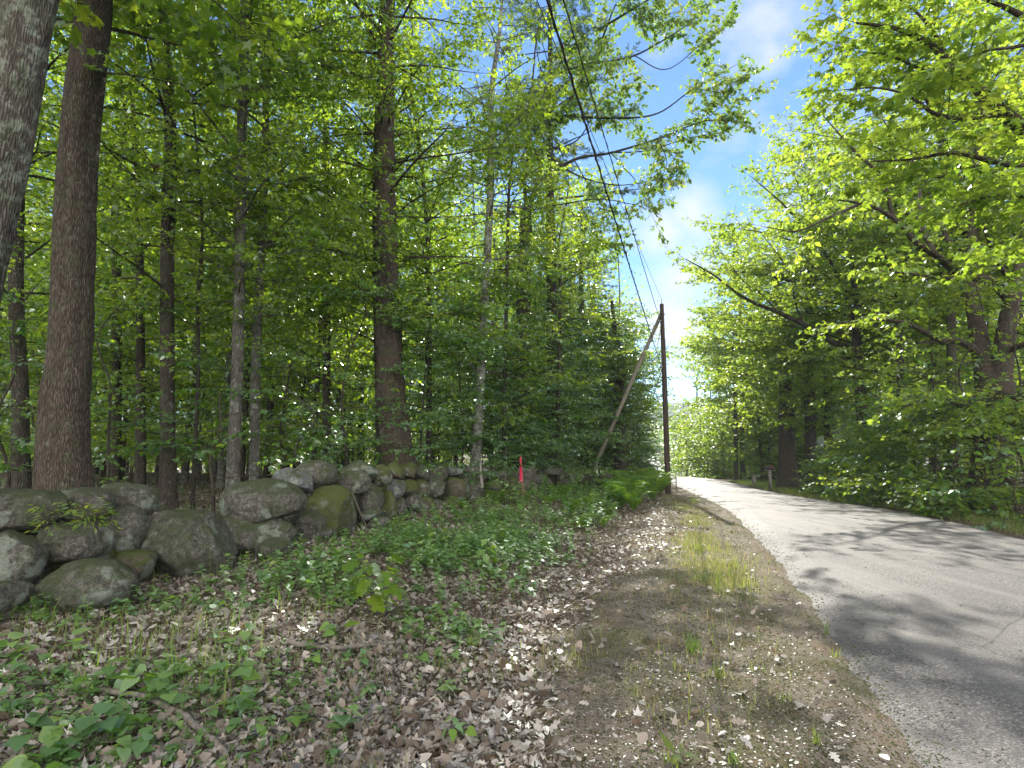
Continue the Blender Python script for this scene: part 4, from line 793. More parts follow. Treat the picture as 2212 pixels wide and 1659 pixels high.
# pebbles and crumbs
q = pick_ground(rg, 30000, lambda X, Y, s: np.clip(1.2 - np.abs(s - .9) / 1.8, 0, 1) * (s > -.05) * .9 + .05 * (s > 0) + .8 * np.exp(s / .12) * (s <= -.05) + .01 * (s < 0) * (s > -4)); n = len(q); z = gz(q[:, 0], q[:, 1]); sq = XL(q[:, 1]) - q[:, 0]; uq = np.clip(-sq / 5, 0, 1); z = np.where(sq < 0, z + .014 + .035 * (1 - (2 * uq - 1) ** 2), z)
tet = np.array([(-1, -.7, 0), (1, -.6, .05), (.1, 1, 0), (0, 0, .8)]); rad_ = rg.uniform(.003, .011, n) * np.interp(q[:, 1], [2, 12], [.8, 1.8]); an = rg.uniform(0, 6.28, n)
rot = np.stack([np.stack([np.cos(an), -np.sin(an), 0 * an], 1), np.stack([np.sin(an), np.cos(an), 0 * an], 1), np.stack([0 * an, 0 * an, 1 + 0 * an], 1)], 1)
V = (np.einsum('nij,kj->nki', rot, tet) * rad_[:, None, None] + np.stack([q[:, 0], q[:, 1], z], 1)[:, None]).reshape(-1, 3)
fi = np.array([(0, 1, 3), (1, 2, 3), (2, 0, 3)]); Fc = (np.arange(n)[:, None, None] * 4 + fi[None]).reshape(-1, 3)
tag(obj('gravel', mesh_from('gravel', [(V, Fc, 0, np.repeat(rg.uniform(0, 1, n), 3))], [M['stone_brown']])), 'loose gravel and crumbs on the sandy road shoulder', 'gravel', kind='stuff')

def blades(q, h0, h1, w, rng, bend=.5, var=(.1, .7)):
    n = len(q); z = gz(q[:, 0], q[:, 1]); h = rng.uniform(h0, h1, n); an = rng.uniform(0, 6.28, n); b = rng.uniform(.1, bend, n) * h; dx, dy = np.cos(an), np.sin(an); p = np.stack([q[:, 0], q[:, 1], z], 1)
    sx, sy = -dy * w, dx * w; out = []
    for u, ww in ((0, 1), (.5, .8), (.85, .4), (1, .05)):
        c = p + np.stack([dx * b * u ** 2, dy * b * u ** 2, h * u * (1 - .15 * u)], 1); out.append(c + np.stack([sx, sy, 0 * sx], 1) * ww); out.append(c - np.stack([sx, sy, 0 * sx], 1) * ww)
    V = np.stack(out, 1).reshape(-1, 3); f = np.array([(0, 1, 3, 2), (2, 3, 5, 4), (4, 5, 7, 6)]); Fc = (np.arange(n)[:, None, None] * 8 + f[None]).reshape(-1, 4)
    return (V, Fc, 0, np.repeat(rng.uniform(*var, n), 3))
# broad leaved ground cover
def stems_leaves(q, hmin, hmax, nl, sz, tmpl, rng, tilt=.3, umbrella=False):
    n = len(q); z = gz(q[:, 0], q[:, 1]); Ps, Ds, Ns, Ss, va = [], [], [], [], []; pth = []
    h = rng.uniform(hmin, hmax, n); lean = rng.normal(0, .25, (n, 2)); vv = rng.uniform(.15, .75, n)
    for k in range(nl):
        u = (1.0 if umbrella else (.35 + .65 * (k + 1) / nl)); an = k * (6.283 / nl if umbrella else 2.4) + rng.uniform(0, .8, n)
        c = np.stack([q[:, 0] + lean[:, 0] * h * u, q[:, 1] + lean[:, 1] * h * u, z + h * u], 1)
        d = np.stack([np.cos(an), np.sin(an), rng.normal(.0, .18, n)], 1)
        Ps.append(c); Ds.append(d); Ns.append(nrmz(np.array([0, 0, 1.]) + rng.normal(0, tilt, (n, 3)))); Ss.append(sz * rng.uniform(.55, 1.2, n)); va.append(np.clip(vv + rng.normal(0, .12, n), 0, 1))
    sp = np.stack([np.stack([q[:, 0], q[:, 1], z - .01], 1), np.stack([q[:, 0] + lean[:, 0] * h, q[:, 1] + lean[:, 1] * h, z + h], 1)], 1)
    tv, tf = tubes(sp, np.full((n, 2), .0018), 3)
    V, Fc = leaves(np.concatenate(Ps), np.concatenate(Ds), np.concatenate(Ns), np.concatenate(Ss), tmpl)
    return [(V, Fc, 0, np.concatenate(va)), (tv, tf, 0, np.full(len(tf), .4))]
def cover_p(X, Y, s):
    far = sst(2.6, 4.2, s) * np.clip(.22 + 2.6 * patch(X, Y, .8, 31), 0, 1) * np.where(Y < 7, .8, 1); return far * np.where((s > 5.6 - .08 * Y) & (Y > 4.5) & (Y < 12), .3, 1) * np.where(Y < 9, .8, 1) * (1 - .85 * sst(7.2, 8, s) * (Y > 7))
g = stems_leaves(pick_ground(rg, 430, cover_p), .03, .13, 4, .075, T_BROAD, rg) + stems_leaves(pick_ground(rg, 2200, lambda X, Y, s: cover_p(X, Y, s) * (Y > 5)), .05, .20, 5, .06, T_BROAD, rg) + stems_leaves(pick_ground(rg, 3800, cover_p), .01, .07, 4, .028, T_BROAD, rg)
g += stems_leaves(pick_ground(rg, 1200, lambda X, Y, s: sst(2.9, 3.8, s) * (1 - sst(5.6, 6.6, s)) * sst(5.5, 8, Y) * np.clip(.5 + 2 * patch(X, Y, .9, 33), 0, 1)), .14, .42, 8, .075, T_BROAD, rg) 
g += stems_leaves(pick_ground(rg, 900, lambda X, Y, s: sst(2.8, 3.6, s) * (1 - sst(5.0, 6.0, s)) * sst(10.5, 13, Y) * (1 - sst(22, 25, Y)) * np.clip(.5 + 2 * patch(X, Y, .7, 34), 0, 1)), .3, .75, 12, .10, T_BROAD, rg)
g.append(blades(pick_ground(rg, 3200, lambda X, Y, s: sst(2.6, 3.6, s) * (Y > 3.5) * np.clip(.2 + 2 * patch(X, Y, 1.2, 35), 0, 1)), .08, .34, .0025, rg, .7, (.5, 1)))
g += stems_leaves(pick_ground(rg, 110, lambda X, Y, s: cover_p(X, Y, s) * (Y < 9)), .08, .20, 4, .11, T_BROAD, rg)
tag(obj('ground_cover', mesh_from('ground_cover', g, [M['cover']])), 'broad leaved green ground cover over the leaf strewn bank', 'ground cover', kind='stuff')

def grass_p(X, Y, s):
    a = np.exp(-((s - .8 - .03 * Y - .3 * vnoise(np.stack([Y * .5, Y * 0, Y * 0], 1), 8)) / .38) ** 2) * np.clip(.75 + 2.2 * patch(X * 1.5, Y * .7, 1.3, 41), 0, 1) * sst(5, 8.5, Y); b = .05 * sst(.3, 1.2, s) * np.clip(.2 + 2 * patch(X, Y, 1.1, 42), 0, 1)
    t_ = X - XL(Y) - RW(Y); c = .35 * np.exp(-((t_ - .35) / .3) ** 2) * (patch(X, Y, .9, 43) > -.05); return np.clip(a + b + c, 0, 1)
g = [blades(pick_ground(rg, 15000, grass_p), .03, .14, .0030, rg, .9, (.35, 1.1))]
Yl = rg.uniform(21, 44, 30000); tl_ = rg.uniform(.3, 12, 30000); Xl = XL(Yl) + RW(Yl) + tl_; g.append(blades(np.stack([Xl, Yl], 1), .05, .14, .012, rg, .6, (.3, .7)))
Yl = rg.uniform(9, 40, 7000); tl_ = rg.uniform(.1, 1.3, 7000); Xl = XL(Yl) + RW(Yl) + tl_; g.append(blades(np.stack([Xl, Yl], 1), .06, .26, .006, rg, .8, (.2, .9)))
g.append(blades(pick_ground(rg, 9000, lambda X, Y, s: sst(.4, 1.5, s) * np.clip(.1 + 1.6 * patch(X, Y, 1.4, 47), 0, 1)), .012, .05, .0016, rg, .9, (.1, .9)))
tag(obj('grass', mesh_from('grass', g, [M['grass']])), 'sparse sunlit grass along the road edges and on the lawn', 'grass', kind='stuff')

# individual grass tufts
def tuft(label, x, y, h, n, spread, seed, var=(.2, .6), w=.004, bend=.5):
    rng = np.random.default_rng(seed); dpt = dirpix(x, y); Y = 1.5 / (-dpt[2] / dpt[1]); X = dpt[0] / dpt[1] * Y
    q = np.stack([X + rng.normal(0, spread, n), Y + rng.normal(0, spread, n)], 1); V, f, m, va = blades(q, h * .45, h, w, rng, bend, var); b = np.array([X, Y, g1(X, Y)])
    o = obj('grass_tuft', mesh_from('grass_tuft', [(V - b, f, m, va)], [M['grass']]), None, tuple(b)); tag(o, label, 'grass tuft', 'grass tufts on the shoulder')
for i, a in enumerate([('tall green grass tuft on the shaded shoulder', 1500, 1400, .20, 34, .035, (.15, .4)), ('yellow green tuft just right of the tall shaded one', 1548, 1455, .17, 26, .03, (.3, .7)), ('yellowish clump of grass beside the bright shoulder strip', 1535, 1250, .24, 60, .10, (.3, .8)),
                       ('dry seedy grass clump near the asphalt edge', 1600, 1262, .24, 46, .09, (.6, 1)), ('small tuft at the asphalt edge', 1785, 1370, .15, 10, .015, (.3, .8)), ('tiny tuft at the asphalt edge, nearer than the other', 1808, 1420, .11, 9, .015, (.4, .8)), ('bright green blades at the bottom of the picture', 1450, 1655, .12, 14, .02, (.5, .8)),
                       ('thin upright blades on the bare sand', 1762, 1600, .12, 9, .012, (.3, .8)), ('little tuft on the bare sand', 1700, 1510, .08, 12, .02, (.3, .8)), ('grass tuft beside the utility pole foot', 1500, 1085, .30, 60, .12, (.2, .6)), ('bright tuft growing through the dead leaves', 1025, 1375, .18, 16, .03, (.3, .7)),
                       ('green tuft at the foot of the wall', 845, 1165, .25, 40, .06, (.2, .5)), ('grassy clump at the bottom right of the track', 1590, 1650, .10, 12, .018, (.2, .6)), ('long bending blades in front of the biggest boulder', 440, 1262, .5, 14, .06, (.3, .6)), ('tall sparse tuft in the sunny patch', 955, 1420, .22, 14, .03, (.3, .7)), ('tuft at the middle of the shoulder strip', 1508, 1190, .22, 50, .07, (.3, .7))]):
    tuft(a[0], a[1], a[2], a[3], a[4], a[5], 400 + i, a[6])

# ferns
def fern(label, x, Y, h, nf, seed, z0=None):
    rng = np.random.default_rng(seed); b = P(x, 985, Y); b[2] = g1(b[0], b[1]); Ps, Ds, Ns, Ss, va = [], [], [], [], []; st = []
    for i in range(nf):
        roll = rng.normal(0, .45, 3); vf = rng.normal(0, .22); az = i * 2.4 + rng.uniform(-.3, .3); L = h * rng.uniform(.5, 1.3); u = np.linspace(0, 1, 8); out = np.stack([math.cos(az) * L * .62 * u ** 1.4, math.sin(az) * L * .62 * u ** 1.4, L * (1.05 * u - .5 * u ** 3)], 1); st.append(out)
        m = 24; fu = np.linspace(.12, .98, m); p, T, _ = at_path(out, fu); sd = nrmz(np.cross(T, [0, 0, 1.])); wd = .26 * L * np.sin(np.pi * (.12 + .88 * (1 - fu))) 
        for sg in (1, -1): Ps.append(p); Ds.append(sd * sg + T * .35 + rng.normal(0, .06, (m, 3)) - np.array([0, 0, .15])); Ns.append(np.cross(T, sd) * -1 + rng.normal(0, .2, (m, 3)) + roll + np.array([0, 0, .2])); Ss.append(wd * rng.uniform(.7, 1.1, m) + .01); va.append(np.clip(rng.normal(.45, .1, m) + vf, 0, 1))
    V, f = leaves(np.concatenate(Ps), np.concatenate(Ds), np.concatenate(Ns), np.concatenate(Ss), np.array([(0, .0, 0), (.3, .06, .02), (1, 0, -.08), (.3, -.06, .02)])); tv, tf = tubes(np.array(st), np.tile(np.linspace(.004, .001, 8), (nf, 1)), 3)
    r = thing('fern', label, 'fern', tuple(b), 'ferns beside the track'); obj('fronds', mesh_from('fronds', [(V, f, 0, np.concatenate(va)), (tv, tf, 0, np.full(len(tf), .3))], [M['fern']]), r)
fl = [('bright fern left of the utility pole, nearest to it', 1405, 19.5, .85), ('tall fern among the far end of the fern patch', 1370, 20.5, .9), ('fern in front of the foot of the brace pole', 1335, 19, .8), ('fern at the top of the fern patch', 1300, 18, .75), ('fern above the far boulders', 1340, 22.5, .95),
      ('fern in the middle of the fern patch', 1275, 16, .7), ('fern low on the bank in the patch', 1310, 15, .65), ('fern right of the pink flagged stake', 1185, 15.5, .6), ('fern overhanging the leafy track', 1365, 16.8, .7), ('fern between the stake and the fern patch', 1235, 14.6, .6), ('nearest fern on the bank', 1255, 12.6, .5),
      ('small fern at the foot of the wall', 1000, 13.2, .45), ('fern by the asphalt behind the pole', 1425, 23, .8), ('fern at the track edge in the shade', 1300, 13.2, .55), ('fern in front of the wall left of the stake', 1075, 14.6, .55), ('fern at the left rim of the patch', 1215, 17.2, .7), ('fern beneath the roadside saplings', 1390, 24.5, .95), ('yellow green fern on the sunny bank', 1340, 17.8, .75)]
for i, (lb, x, Y, h) in enumerate(fl): fern(lb, x, Y, h * (1.6 if x > 1320 else .9), 12, 500 + i)

# oak seedling, weeds
def weed(name, label, cat, base, top, spread, n, sz, tmpl, seed, mat='cover', hang=.3, stem=.004):
    rng = np.random.default_rng(seed); base = np.array(base, float); top = np.array(top, float); k = 9; u = np.linspace(0, 1, k)[:, None]; st = base + (top - base) * u + np.array([.03, 0, 0]) * np.sin(u * 5)
    r = thing(name, label, cat, tuple(base)); wd = [tubes((st - base)[None], np.linspace(stem, stem * .5, k)[None], 5)]
    Ps, Ds = [], []
    f = rng.uniform(.35, 1, n); p, T, _ = at_path(st, f); az = rng.uniform(0, 6.28, n); rr = spread * rng.uniform(.2, 1, n) * (1.1 - .3 * f); e = p + np.stack([np.cos(az) * rr, np.sin(az) * rr, rng.uniform(-.2, .5, n) * rr], 1)
    wd.append(tubes(np.stack([p, e], 1) - base, np.full((n, 2), .0015), 3)); d = nrmz(e - p) + np.array([0, 0, -hang]) + rng.normal(0, .25, (n, 3)); nn = nrmz(np.array([0, 0, 1.]) + rng.normal(0, .4, (n, 3)))
    V, Fc = leaves(e - base, d, nn, sz * rng.uniform(.7, 1.2, n), tmpl)
    obj('stem', mesh_from('stem', [(v, ff, 0, None) for v, ff in wd], [M['twigs']]), r); obj('leaves', mesh_from('leaves', [(V, Fc, 0, np.clip(rng.normal(.6, .15, n), 0, 1))], [M[mat]]), r)
def ground_at(x, y):
    d = dirpix(x, y); Y = 1.5 / (-d[2] / d[1]); 
    for _ in range(4): X = d[0] / d[1] * Y; Y = (1.5 - g1(X, Y)) / (-d[2] / d[1])
    X = d[0] / d[1] * Y; return np.array([X, Y, g1(X, Y)])
b = ground_at(790, 1345); weed('oak_seedling', 'young oak seedling with large drooping leaves in the middle of the bank', 'seedling', b, P(815, 1205, b[1]), .20, 44, .17, T_OAK, 601, 'leaf_bright', .45)
b = ground_at(735, 1385); weed('seedling', 'small broad leaved seedling left of the oak seedling', 'seedling', b, b + [0, 0, .12], .09, 9, .11, T_BROAD, 602)
b = ground_at(1040, 1250); weed('seedling', 'leafy upright weed in the dappled patch right of the oak seedling', 'seedling', b, P(1060, 1160, b[1]), .15, 26, .10, T_BROAD, 603)
b = P(85, 1175, 5.55); weed('weed', 'weed with yellow green tips growing from the left boulders', 'weed', b, P(112, 1095, 5.45), .15, 60, .075, T_LANCE, 604, 'leaf_bright')
b = P(215, 1165, 5.75); weed('weed', 'bushy leafy weed sprouting between the top boulders', 'weed', b, P(178, 1092, 5.6), .20, 120, .08, T_LANCE, 605, 'leaf_bright')
b = ground_at(300, 1500); weed('seedling', 'low broad plant beside the thick fallen branch', 'seedling', b, b + [0.02, 0, .13], .12, 10, .13, T_BROAD, 606)
b = ground_at(1465, 1650); weed('seedling', 'bright green broad plant at the bottom centre edge', 'seedling', b, b + [0, 0, .06], .06, 7, .10, T_LANCE, 607, 'grass', 0)
b = ground_at(985, 1610); weed('seedling', 'small leafy seedling near the bottom middle', 'seedling', b, b + [0, 0, .12], .06, 12, .06, T_BROAD, 608)
b = P(1155, 1085, 14.8); b[2] = g1(b[0], b[1]); weed('weed', 'leafy weed clump against the far boulders left of the stake', 'weed', b - np.array([.6, 0, 0]), b + [-.6, 0, .6], .4, 80, .10, T_BROAD, 609, 'cover')

# fallen sticks
def stick(label, pix, r0, r1, seed, lift=.02):
    pts = []
    for k, (x, y) in enumerate(pix): g_ = ground_at(x, y); g_[2] += lift + r0; pts.append(g_)
    b = pts[0].copy(); q = smooth_path(np.array(pts) - b, 18); q += fbm(q * 9 + seed, 2, seed)[:, None] * .015
    V, f = tubes(q[None], (np.linspace(r0, r1, 18) * (1 + .18 * vnoise(q * 22, seed)))[None], 8); o = obj('fallen_branch', mesh_from('fallen_branch', [(V, f, 0, None)], [M['stick']], smooth=True), None, tuple(b)); tag(o, label, 'fallen branch')
stick('thick pale fallen branch running down to the right at lower left', [(205, 1498), (290, 1515), (360, 1538), (430, 1590), (492, 1645)], .016, .020, 1)
stick('short mossy branch lying flat above the long pale one', [(85, 1452), (150, 1455), (225, 1468)], .018, .014, 2)
stick('broken branch lying level at the edge of the sunny patch', [(620, 1400), (690, 1412), (770, 1408), (850, 1400)], .022, .014, 3)
stick('pale sunlit stick slanting through the dead leaves', [(765, 1365), (785, 1410), (815, 1440), (850, 1470)], .014, .008, 4)
stick('thin dark curved twig on the leaf covered track', [(1085, 1480), (1150, 1500), (1230, 1492), (1275, 1475)], .006, .003, 5)
stick('crooked dark branch near the bottom middle', [(815, 1560), (800, 1580), (820, 1610), (830, 1640)], .012, .007, 6)
stick('thin twig at the bottom right of the leaf strewn track', [(1090, 1650), (1150, 1640), (1240, 1600), (1330, 1608)], .005, .003, 7)
stick('grey twig crossing the bare ground right of the seedling', [(1010, 1540), (1060, 1560), (1100, 1610)], .006, .003, 8)
pts = np.array([P(762, 1066, 9.75), P(775, 1100, 9.6), P(786, 1125, 9.5), P(795, 1150, 9.4)]); b = pts[0]; V, f = tubes(smooth_path(pts - b, 12)[None], np.linspace(.016, .011, 12)[None], 7)
tag(obj('fallen_branch', mesh_from('fallen_branch', [(V, f, 0, None)], [M['twigs']], smooth=True), None, tuple(b)), 'bare branch leaning against the bright green mossy boulder', 'fallen branch')

# ------------------------------------------------------------------ poles and wires
def cyl(p0, p1, r0, r1, sides=16, k=14, seed=0, cap=True):
    u = np.linspace(0, 1, k)[:, None]; p = np.asarray(p0) + (np.asarray(p1) - np.asarray(p0)) * u
    V, f = tubes(p[None], np.linspace(r0, r1, k)[None], sides); n0 = len(V)
    fc = [(V, f)]
    if cap:
        top = np.arange((k - 1) * sides, k * sides); fc.append((V, np.array([top]))); fc.append((V, np.array([np.arange(sides)[::-1]])))
    return fc
def cylmesh(name, p0, p1, r0, r1, mat, **k):
    return mesh_from(name, [(v, f, 0, None) for v, f in cyl(p0, p1, r0, r1, **k)], [mat], attrs=False, smooth=False)
def boxg(c, h):
    c = np.asarray(c, float); h = np.asarray(h, float); s = np.array([(-1, -1, -1), (1, -1, -1), (1, 1, -1), (-1, 1, -1), (-1, -1, 1), (1, -1, 1), (1, 1, 1), (-1, 1, 1)]); f = np.array([(3, 2, 1, 0), (4, 5, 6, 7), (0, 1, 5, 4), (1, 2, 6, 5), (2, 3, 7, 6), (3, 0, 4, 7)]); return (c + s * h, f, 0, None)
PY = 24.0; pb = P(1443, 1060, PY); pb[2] = g1(pb[0], pb[1]) - .1; ptop = P(1443, 657, PY)[2]; hpole = ptop - pb[2]
pole = thing('utility_pole', 'dark wooden utility pole standing beside the road with wires at its top', 'utility pole', tuple(pb))
m = cylmesh('pole_shaft', (0, 0, 0), (0.0, 0, hpole), .118, .085, M['pole'], k=30); obj('shaft', m, pole)
obj('pin_insulator', cylmesh('pin', (0, 0, hpole), (0, 0, hpole + .22), .03, .018, M['metal'], sides=8), pole)
for hz in (7.4, 5.4): obj('bracket', mesh_from('bracket', [boxg((-.13, -.05, hz), (.05, .1, .03))], [M['metal']], attrs=False), pole)
obj('ground_wire', cylmesh('gw', (.10, -.09, .2), (.085, -.07, 6.6), .008, .008, M['cable'], sides=5), pole)
bb = P(1262, 1012, 25.5); bb[2] = g1(bb[0], bb[1]) - .1; bt = P(1431, 672, 24.2)
br = thing('brace_pole', 'pale wooden brace pole leaning from the woods against the utility pole', 'brace pole', tuple(bb)); obj('shaft', cylmesh('brace', (0, 0, 0), tuple(bt - bb), .10, .075, M['brace'], k=24), br); obj('bolt', cylmesh('bolt', tuple(bt - bb - [0.05, 0, .12]), tuple(bt - bb + [.12, 0, -.14]), .02, .02, M['metal'], sides=6), br)
def wire(label, a, b, r, sag, seed=0, twist=0.):
    a = np.asarray(a, float); b = np.asarray(b, float); k = 60; u = np.linspace(0, 1, k)[:, None]; p = a + (b - a) * u; p[:, 2] -= sag * 4 * (u * (1 - u))[:, 0]
    g = [tubes((p - a)[None], np.full((1, k), r), 6)]
    if twist:
        k = 900; u = np.linspace(0, 1, k)[:, None]; p2 = a + (b - a) * u; p2[:, 2] -= sag * 4 * (u * (1 - u))[:, 0]; an = u[:, 0] * twist; p2 = p2 + np.stack([np.cos(an), 0 * an, np.sin(an)], 1) * r * 1.3; g.append(tubes((p2 - a)[None], np.full((1, k), r * .55), 5))
    tag(obj('overhead_wire', mesh_from('overhead_wire', [(v, f, 0, None) for v, f in g], [M['cable']], attrs=False, smooth=True), None, tuple(a)), label, 'wire', 'wires strung along the road')
def thru(att, x, y, Y, ext=3.2):
    q = P(x, y, Y); a = np.array(att); return a + (q - a) * ext * 0 + (q - a) * (1 + 8.0 / abs(a[1] - q[1]) * 1.6)
A1 = pb + [-.13, -.1, 5.4]; A2 = pb + [-.1, -.05, 7.4]; A3 = pb + [0, 0, hpole + .2]
wire('thick twisted cable, the heaviest line above the track', A1, thru(A1, 1189, 0, 4.9), .012, .12, twist=420.)
wire('thinner overhead cable right of the heavy twisted one', A2, thru(A2, 1222, 0, 6.9), .009, .12, twist=300.)
wire('finest overhead wire left of the heavy twisted cable', A3, thru(A3, 1166, 0, 6.2), .006, .10)
fb = P(1378, 1000, 78); fb[2] = g1(fb[0], fb[1]) - .1; ft = P(1378, 908, 78)[2]; fp = thing('utility_pole', 'small distant utility pole where the road dips beyond the crest', 'utility pole', tuple(fb)); hf = ft - fb[2]
obj('shaft', cylmesh('fp', (0, 0, 0), (0, 0, hf), .17, .12, M['pole']), fp); obj('crossarm', mesh_from('crossarm', [boxg((.3, 0, hf - .5), (1.3, .06, .07))], [M['oldwood']], attrs=False), fp)
wire('cable from the near pole down to the distant pole', A1 + [.1, .2, 0], fb + [.1, 0, hf - 1.2], .02, .5)
wire('upper wire from the near pole to the distant pole', A2 + [.1, .1, 0], fb + [.3, 0, hf - .4], .012, .5)

# stakes, marker posts, mailbox
sb = ground_at(1131, 1078); st_top = P(1125, 985, sb[1]) ; sk = thing('survey_stake', 'wooden survey stake with hot pink ribbon standing in front of the wall', 'stake', tuple(sb))
hs_ = st_top[2] - sb[2]; lean = np.array([st_top[0] - sb[0], 0, hs_])
obj('post', mesh_from('post', [(v, f, 0, None) for v, f in cyl((0, 0, -.1), tuple(lean), .026, .022, 4)], [M['stake']], attrs=False), sk)
rb = []
for k, (x0, z0, x1, z1, w0, w1) in enumerate([(-.02, .97, -.045, .40, .014, .042), (-.01, .95, -.02, .5, .014, .028)]):
    n_ = 12; u = np.linspace(0, 1, n_); cx = (x0 + (x1 - x0) * u) + lean[0] * (z0 + (z1 - z0) * u); cz = hs_ * (z0 + (z1 - z0) * u); ww = w0 + (w1 - w0) * u; cyv = -.035 - .01 * k + .012 * np.sin(u * 11 + k)
    V = np.concatenate([np.stack([cx - ww, cyv, cz], 1), np.stack([cx + ww, cyv + .012 * np.cos(u * 7), cz], 1), np.stack([cx - ww, cyv + .002, cz], 1), np.stack([cx + ww, cyv + .002 + .012 * np.cos(u * 7), cz], 1)]); i = np.arange(n_ - 1)
    rb.append((V, np.stack([i, i + n_, i + n_ + 1, i + 1], 1), 0, None))
obj('ribbon', mesh_from('ribbon', rb, [M['ribbon']], attrs=False), sk)
b = P(1041, 1045, 15.0); tpz = P(1038, 1001, 15.0)[2]; sk2 = obj('wooden_post', mesh_from('wooden_post', [(v, f, 0, None) for v, f in cyl((0, 0, -.1), (-.05, 0, tpz - b[2]), .06, .025, 5)], [M['oldwood']], attrs=False), None, tuple(b)); tag(sk2, 'short pointed wooden post sticking up from the wall', 'post')
def post(label, x, y, Y, h, w, mat='oldwood', name='marker_post'):
    b = P(x, y, Y); b[2] = g1(b[0], b[1]); return tag(obj(name, mesh_from(name, [boxg((0, 0, h / 2 - .05), (w, w, h / 2 + .05)), boxg((0, 0, h + .012), (w * 1.25, w * 1.25, .012))], [M[mat]], attrs=False), None, tuple(b)), label, 'post')
post('thin marker post right beside the utility pole, at the road edge', 1461, 1050, 26, .62, .022)
post('short wooden stub post on the lawn left of the mailbox', 1630, 1055, 36.5, .6, .085)
mb = P(1665, 1060, 31); mb[2] = g1(mb[0], mb[1]); mbx = thing('mailbox', 'black mailbox on a grey wooden post at the lawn edge', 'mailbox', tuple(mb))
obj('post', mesh_from('post', [boxg((0, 0, .48), (.055, .055, .56))], [M['oldwood']], attrs=False), mbx); obj('arm', mesh_from('arm', [boxg((.02, 0, 1.065), (.30, .04, .03))], [M['oldwood']], attrs=False), mbx)
u = np.linspace(0, np.pi, 9); prof = np.concatenate([np.stack([np.cos(u) * .085, .10 + np.sin(u) * .085], 1), [(-.085, 0), (.085, 0)]]); n_ = len(prof); V = np.concatenate([np.stack([np.full(n_, xx), prof[:, 0], prof[:, 1] + 1.098], 1) for xx in (-.25, .25)]); i = np.arange(n_); j = (i + 1) % n_
obj('box', mesh_from('box', [(V, np.stack([i, j, j + n_, i + n_], 1), 0, None), (V, np.array([i[::-1]]), 0, None), (V, np.array([i + n_]), 0, None)], [M['mailbox']], attrs=False), mbx); obj('flag', mesh_from('flag', [boxg((.05, -.10, 1.26), (.012, .004, .09))], [M['ribbon']], attrs=False), mbx)

# small house behind the shrubs and one beyond the crest
def house(label, X, Y, rz, L, D, H, roofh):
    z = g1(X, Y) - .2; h = thing('house', label, 'house', (X, Y, z)); h.rotation_euler = (0, 0, rz)
    w_ = [boxg((0, 0, H / 2), (L / 2, D / 2, H / 2))]
    for k in range(int(H / .2)): w_.append(boxg((0, -D / 2 - .012, .1 + k * .2), (L / 2 + .01, .012, .085)))
    obj('wall', mesh_from('wall', w_, [M['white_paint']], attrs=False), h)
    e = .35; V = np.array([(-L / 2 - e, -D / 2 - e, H), (L / 2 + e, -D / 2 - e, H), (L / 2 + e, 0, H + roofh), (-L / 2 - e, 0, H + roofh), (L / 2 + e, D / 2 + e, H), (-L / 2 - e, D / 2 + e, H)]); V2 = V + [0, 0, .12]; V = np.concatenate([V, V2])
    obj('roof', mesh_from('roof', [(V, np.array([(6, 7, 8, 9), (9, 8, 10, 11), (0, 3, 2, 1), (3, 5, 4, 2), (0, 1, 7, 6), (4, 5, 11, 10)]), 0, None), (V, np.array([(0, 6, 9, 3), (3, 9, 11, 5), (1, 2, 8, 7), (2, 4, 10, 8)]), 0, None)], [M['roofing']], attrs=False), h)
    for wx in np.linspace(-L / 2 + 1.3, L / 2 - 1.3, 4):
        f = obj('window', mesh_from('window', [boxg((wx, -D / 2 - .05, 1.7), (.5, .04, .75))], [M['white_paint']], attrs=False), h); obj('pane', mesh_from('pane', [boxg((wx, -D / 2 - .095, 1.7 + s_ * .36), (.42, .008, .32)) for s_ in (-1, 1)], [M['dark_glass']], attrs=False), f)
    dr = obj('door', mesh_from('door', [boxg((0, -D / 2 - .05, 1.15), (.48, .04, 1.05))], [M['oldwood']], attrs=False), h)
    pr = obj('porch', mesh_from('porch', [boxg((0, -D / 2 - 1.0, 2.75), (L * .35, 1.0, .10)), boxg((0, -D / 2 - 1.0, .12), (L * .35, .95, .1))] + [boxg((sx * L * .33, -D / 2 - 1.85, 1.42), (.07, .07, 1.22)) for sx in (-1, -.33, .33, 1)], [M['white_paint']], attrs=False), h)
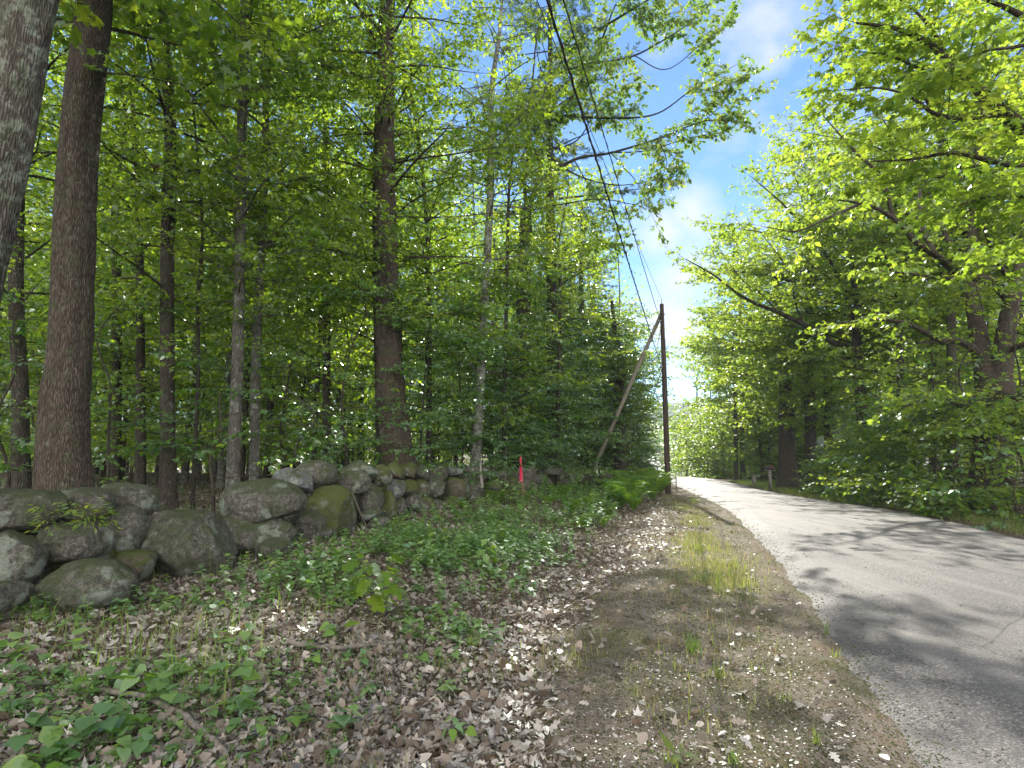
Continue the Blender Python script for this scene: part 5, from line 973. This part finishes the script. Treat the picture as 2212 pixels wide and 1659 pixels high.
house('small white clapboard house glimpsed through the shrubs right of the lawn', (1868 - 1106) / F * 40, 40, -.25, 6, 6, 3.2, 2.2)
house('pale house left of the distant utility pole', (1383 - 1106) / F * 118 - 6.5, 118, -.2, 8, 6, 5.5, 2.2)
# squirrel nest
rng = np.random.default_rng(3); nb = P(333, 370, 12.9); n = 260; dd_ = nrmz(rng.normal(0, 1, (n, 3))); V, f = leaves(dd_ * rng.uniform(.05, .17, n)[:, None] * [1, 1, .85], nrmz(rng.normal(0, 1, (n, 3))), dd_, np.full(n, .11), T_OAK)
nest = obj('leaf_nest', mesh_from('leaf_nest', [(V, f, 0, rng.uniform(0, 1, n))], [M['nest']]), None, tuple(nb)); tag(nest, 'brown clump of dead leaves caught in the branches left of the bent trunk', 'nest')
import sys; print('objects', file=sys.stderr) if 0 else None
open('/tmp/cnt.txt','w').write(str(sum(len(o.data.polygons) for o in bpy.data.objects if o.type == 'MESH' and o.data))+' '+str(sum(len(m.polygons) for m in bpy.data.meshes))) if 0 else None
print('objects', len(bpy.data.objects), 'polys', sum(len(o.data.polygons) for o in bpy.data.objects if o.type == 'MESH' and o.data))
HAZE = 0.0005
if HAZE:
    x0, x1, y0, y1, z0, z1 = -110, 220, -45, 430, -9, 40
    hz_ = obj('haze', mesh_from('haze', [boxg(((x0 + x1) / 2, (y0 + y1) / 2, (z0 + z1) / 2), ((x1 - x0) / 2, (y1 - y0) / 2, (z1 - z0) / 2))], [], attrs=False))
    hm = bpy.data.materials.new('pale haze'); hm.use_nodes = True; hm.node_tree.nodes.clear(); ho = hm.node_tree.nodes.new('ShaderNodeOutputMaterial'); hv = hm.node_tree.nodes.new('ShaderNodeVolumePrincipled')
    hv.inputs['Color'].default_value = (.85, .9, 1, 1); hv.inputs['Density'].default_value = HAZE; hv.inputs['Anisotropy'].default_value = .0
    hm.node_tree.links.new(hv.outputs[0], ho.inputs['Volume']); hz_.data.materials.append(hm); tag(hz_, kind='stuff'); cy.volume_bounces = 0; cy.volume_max_steps = 32
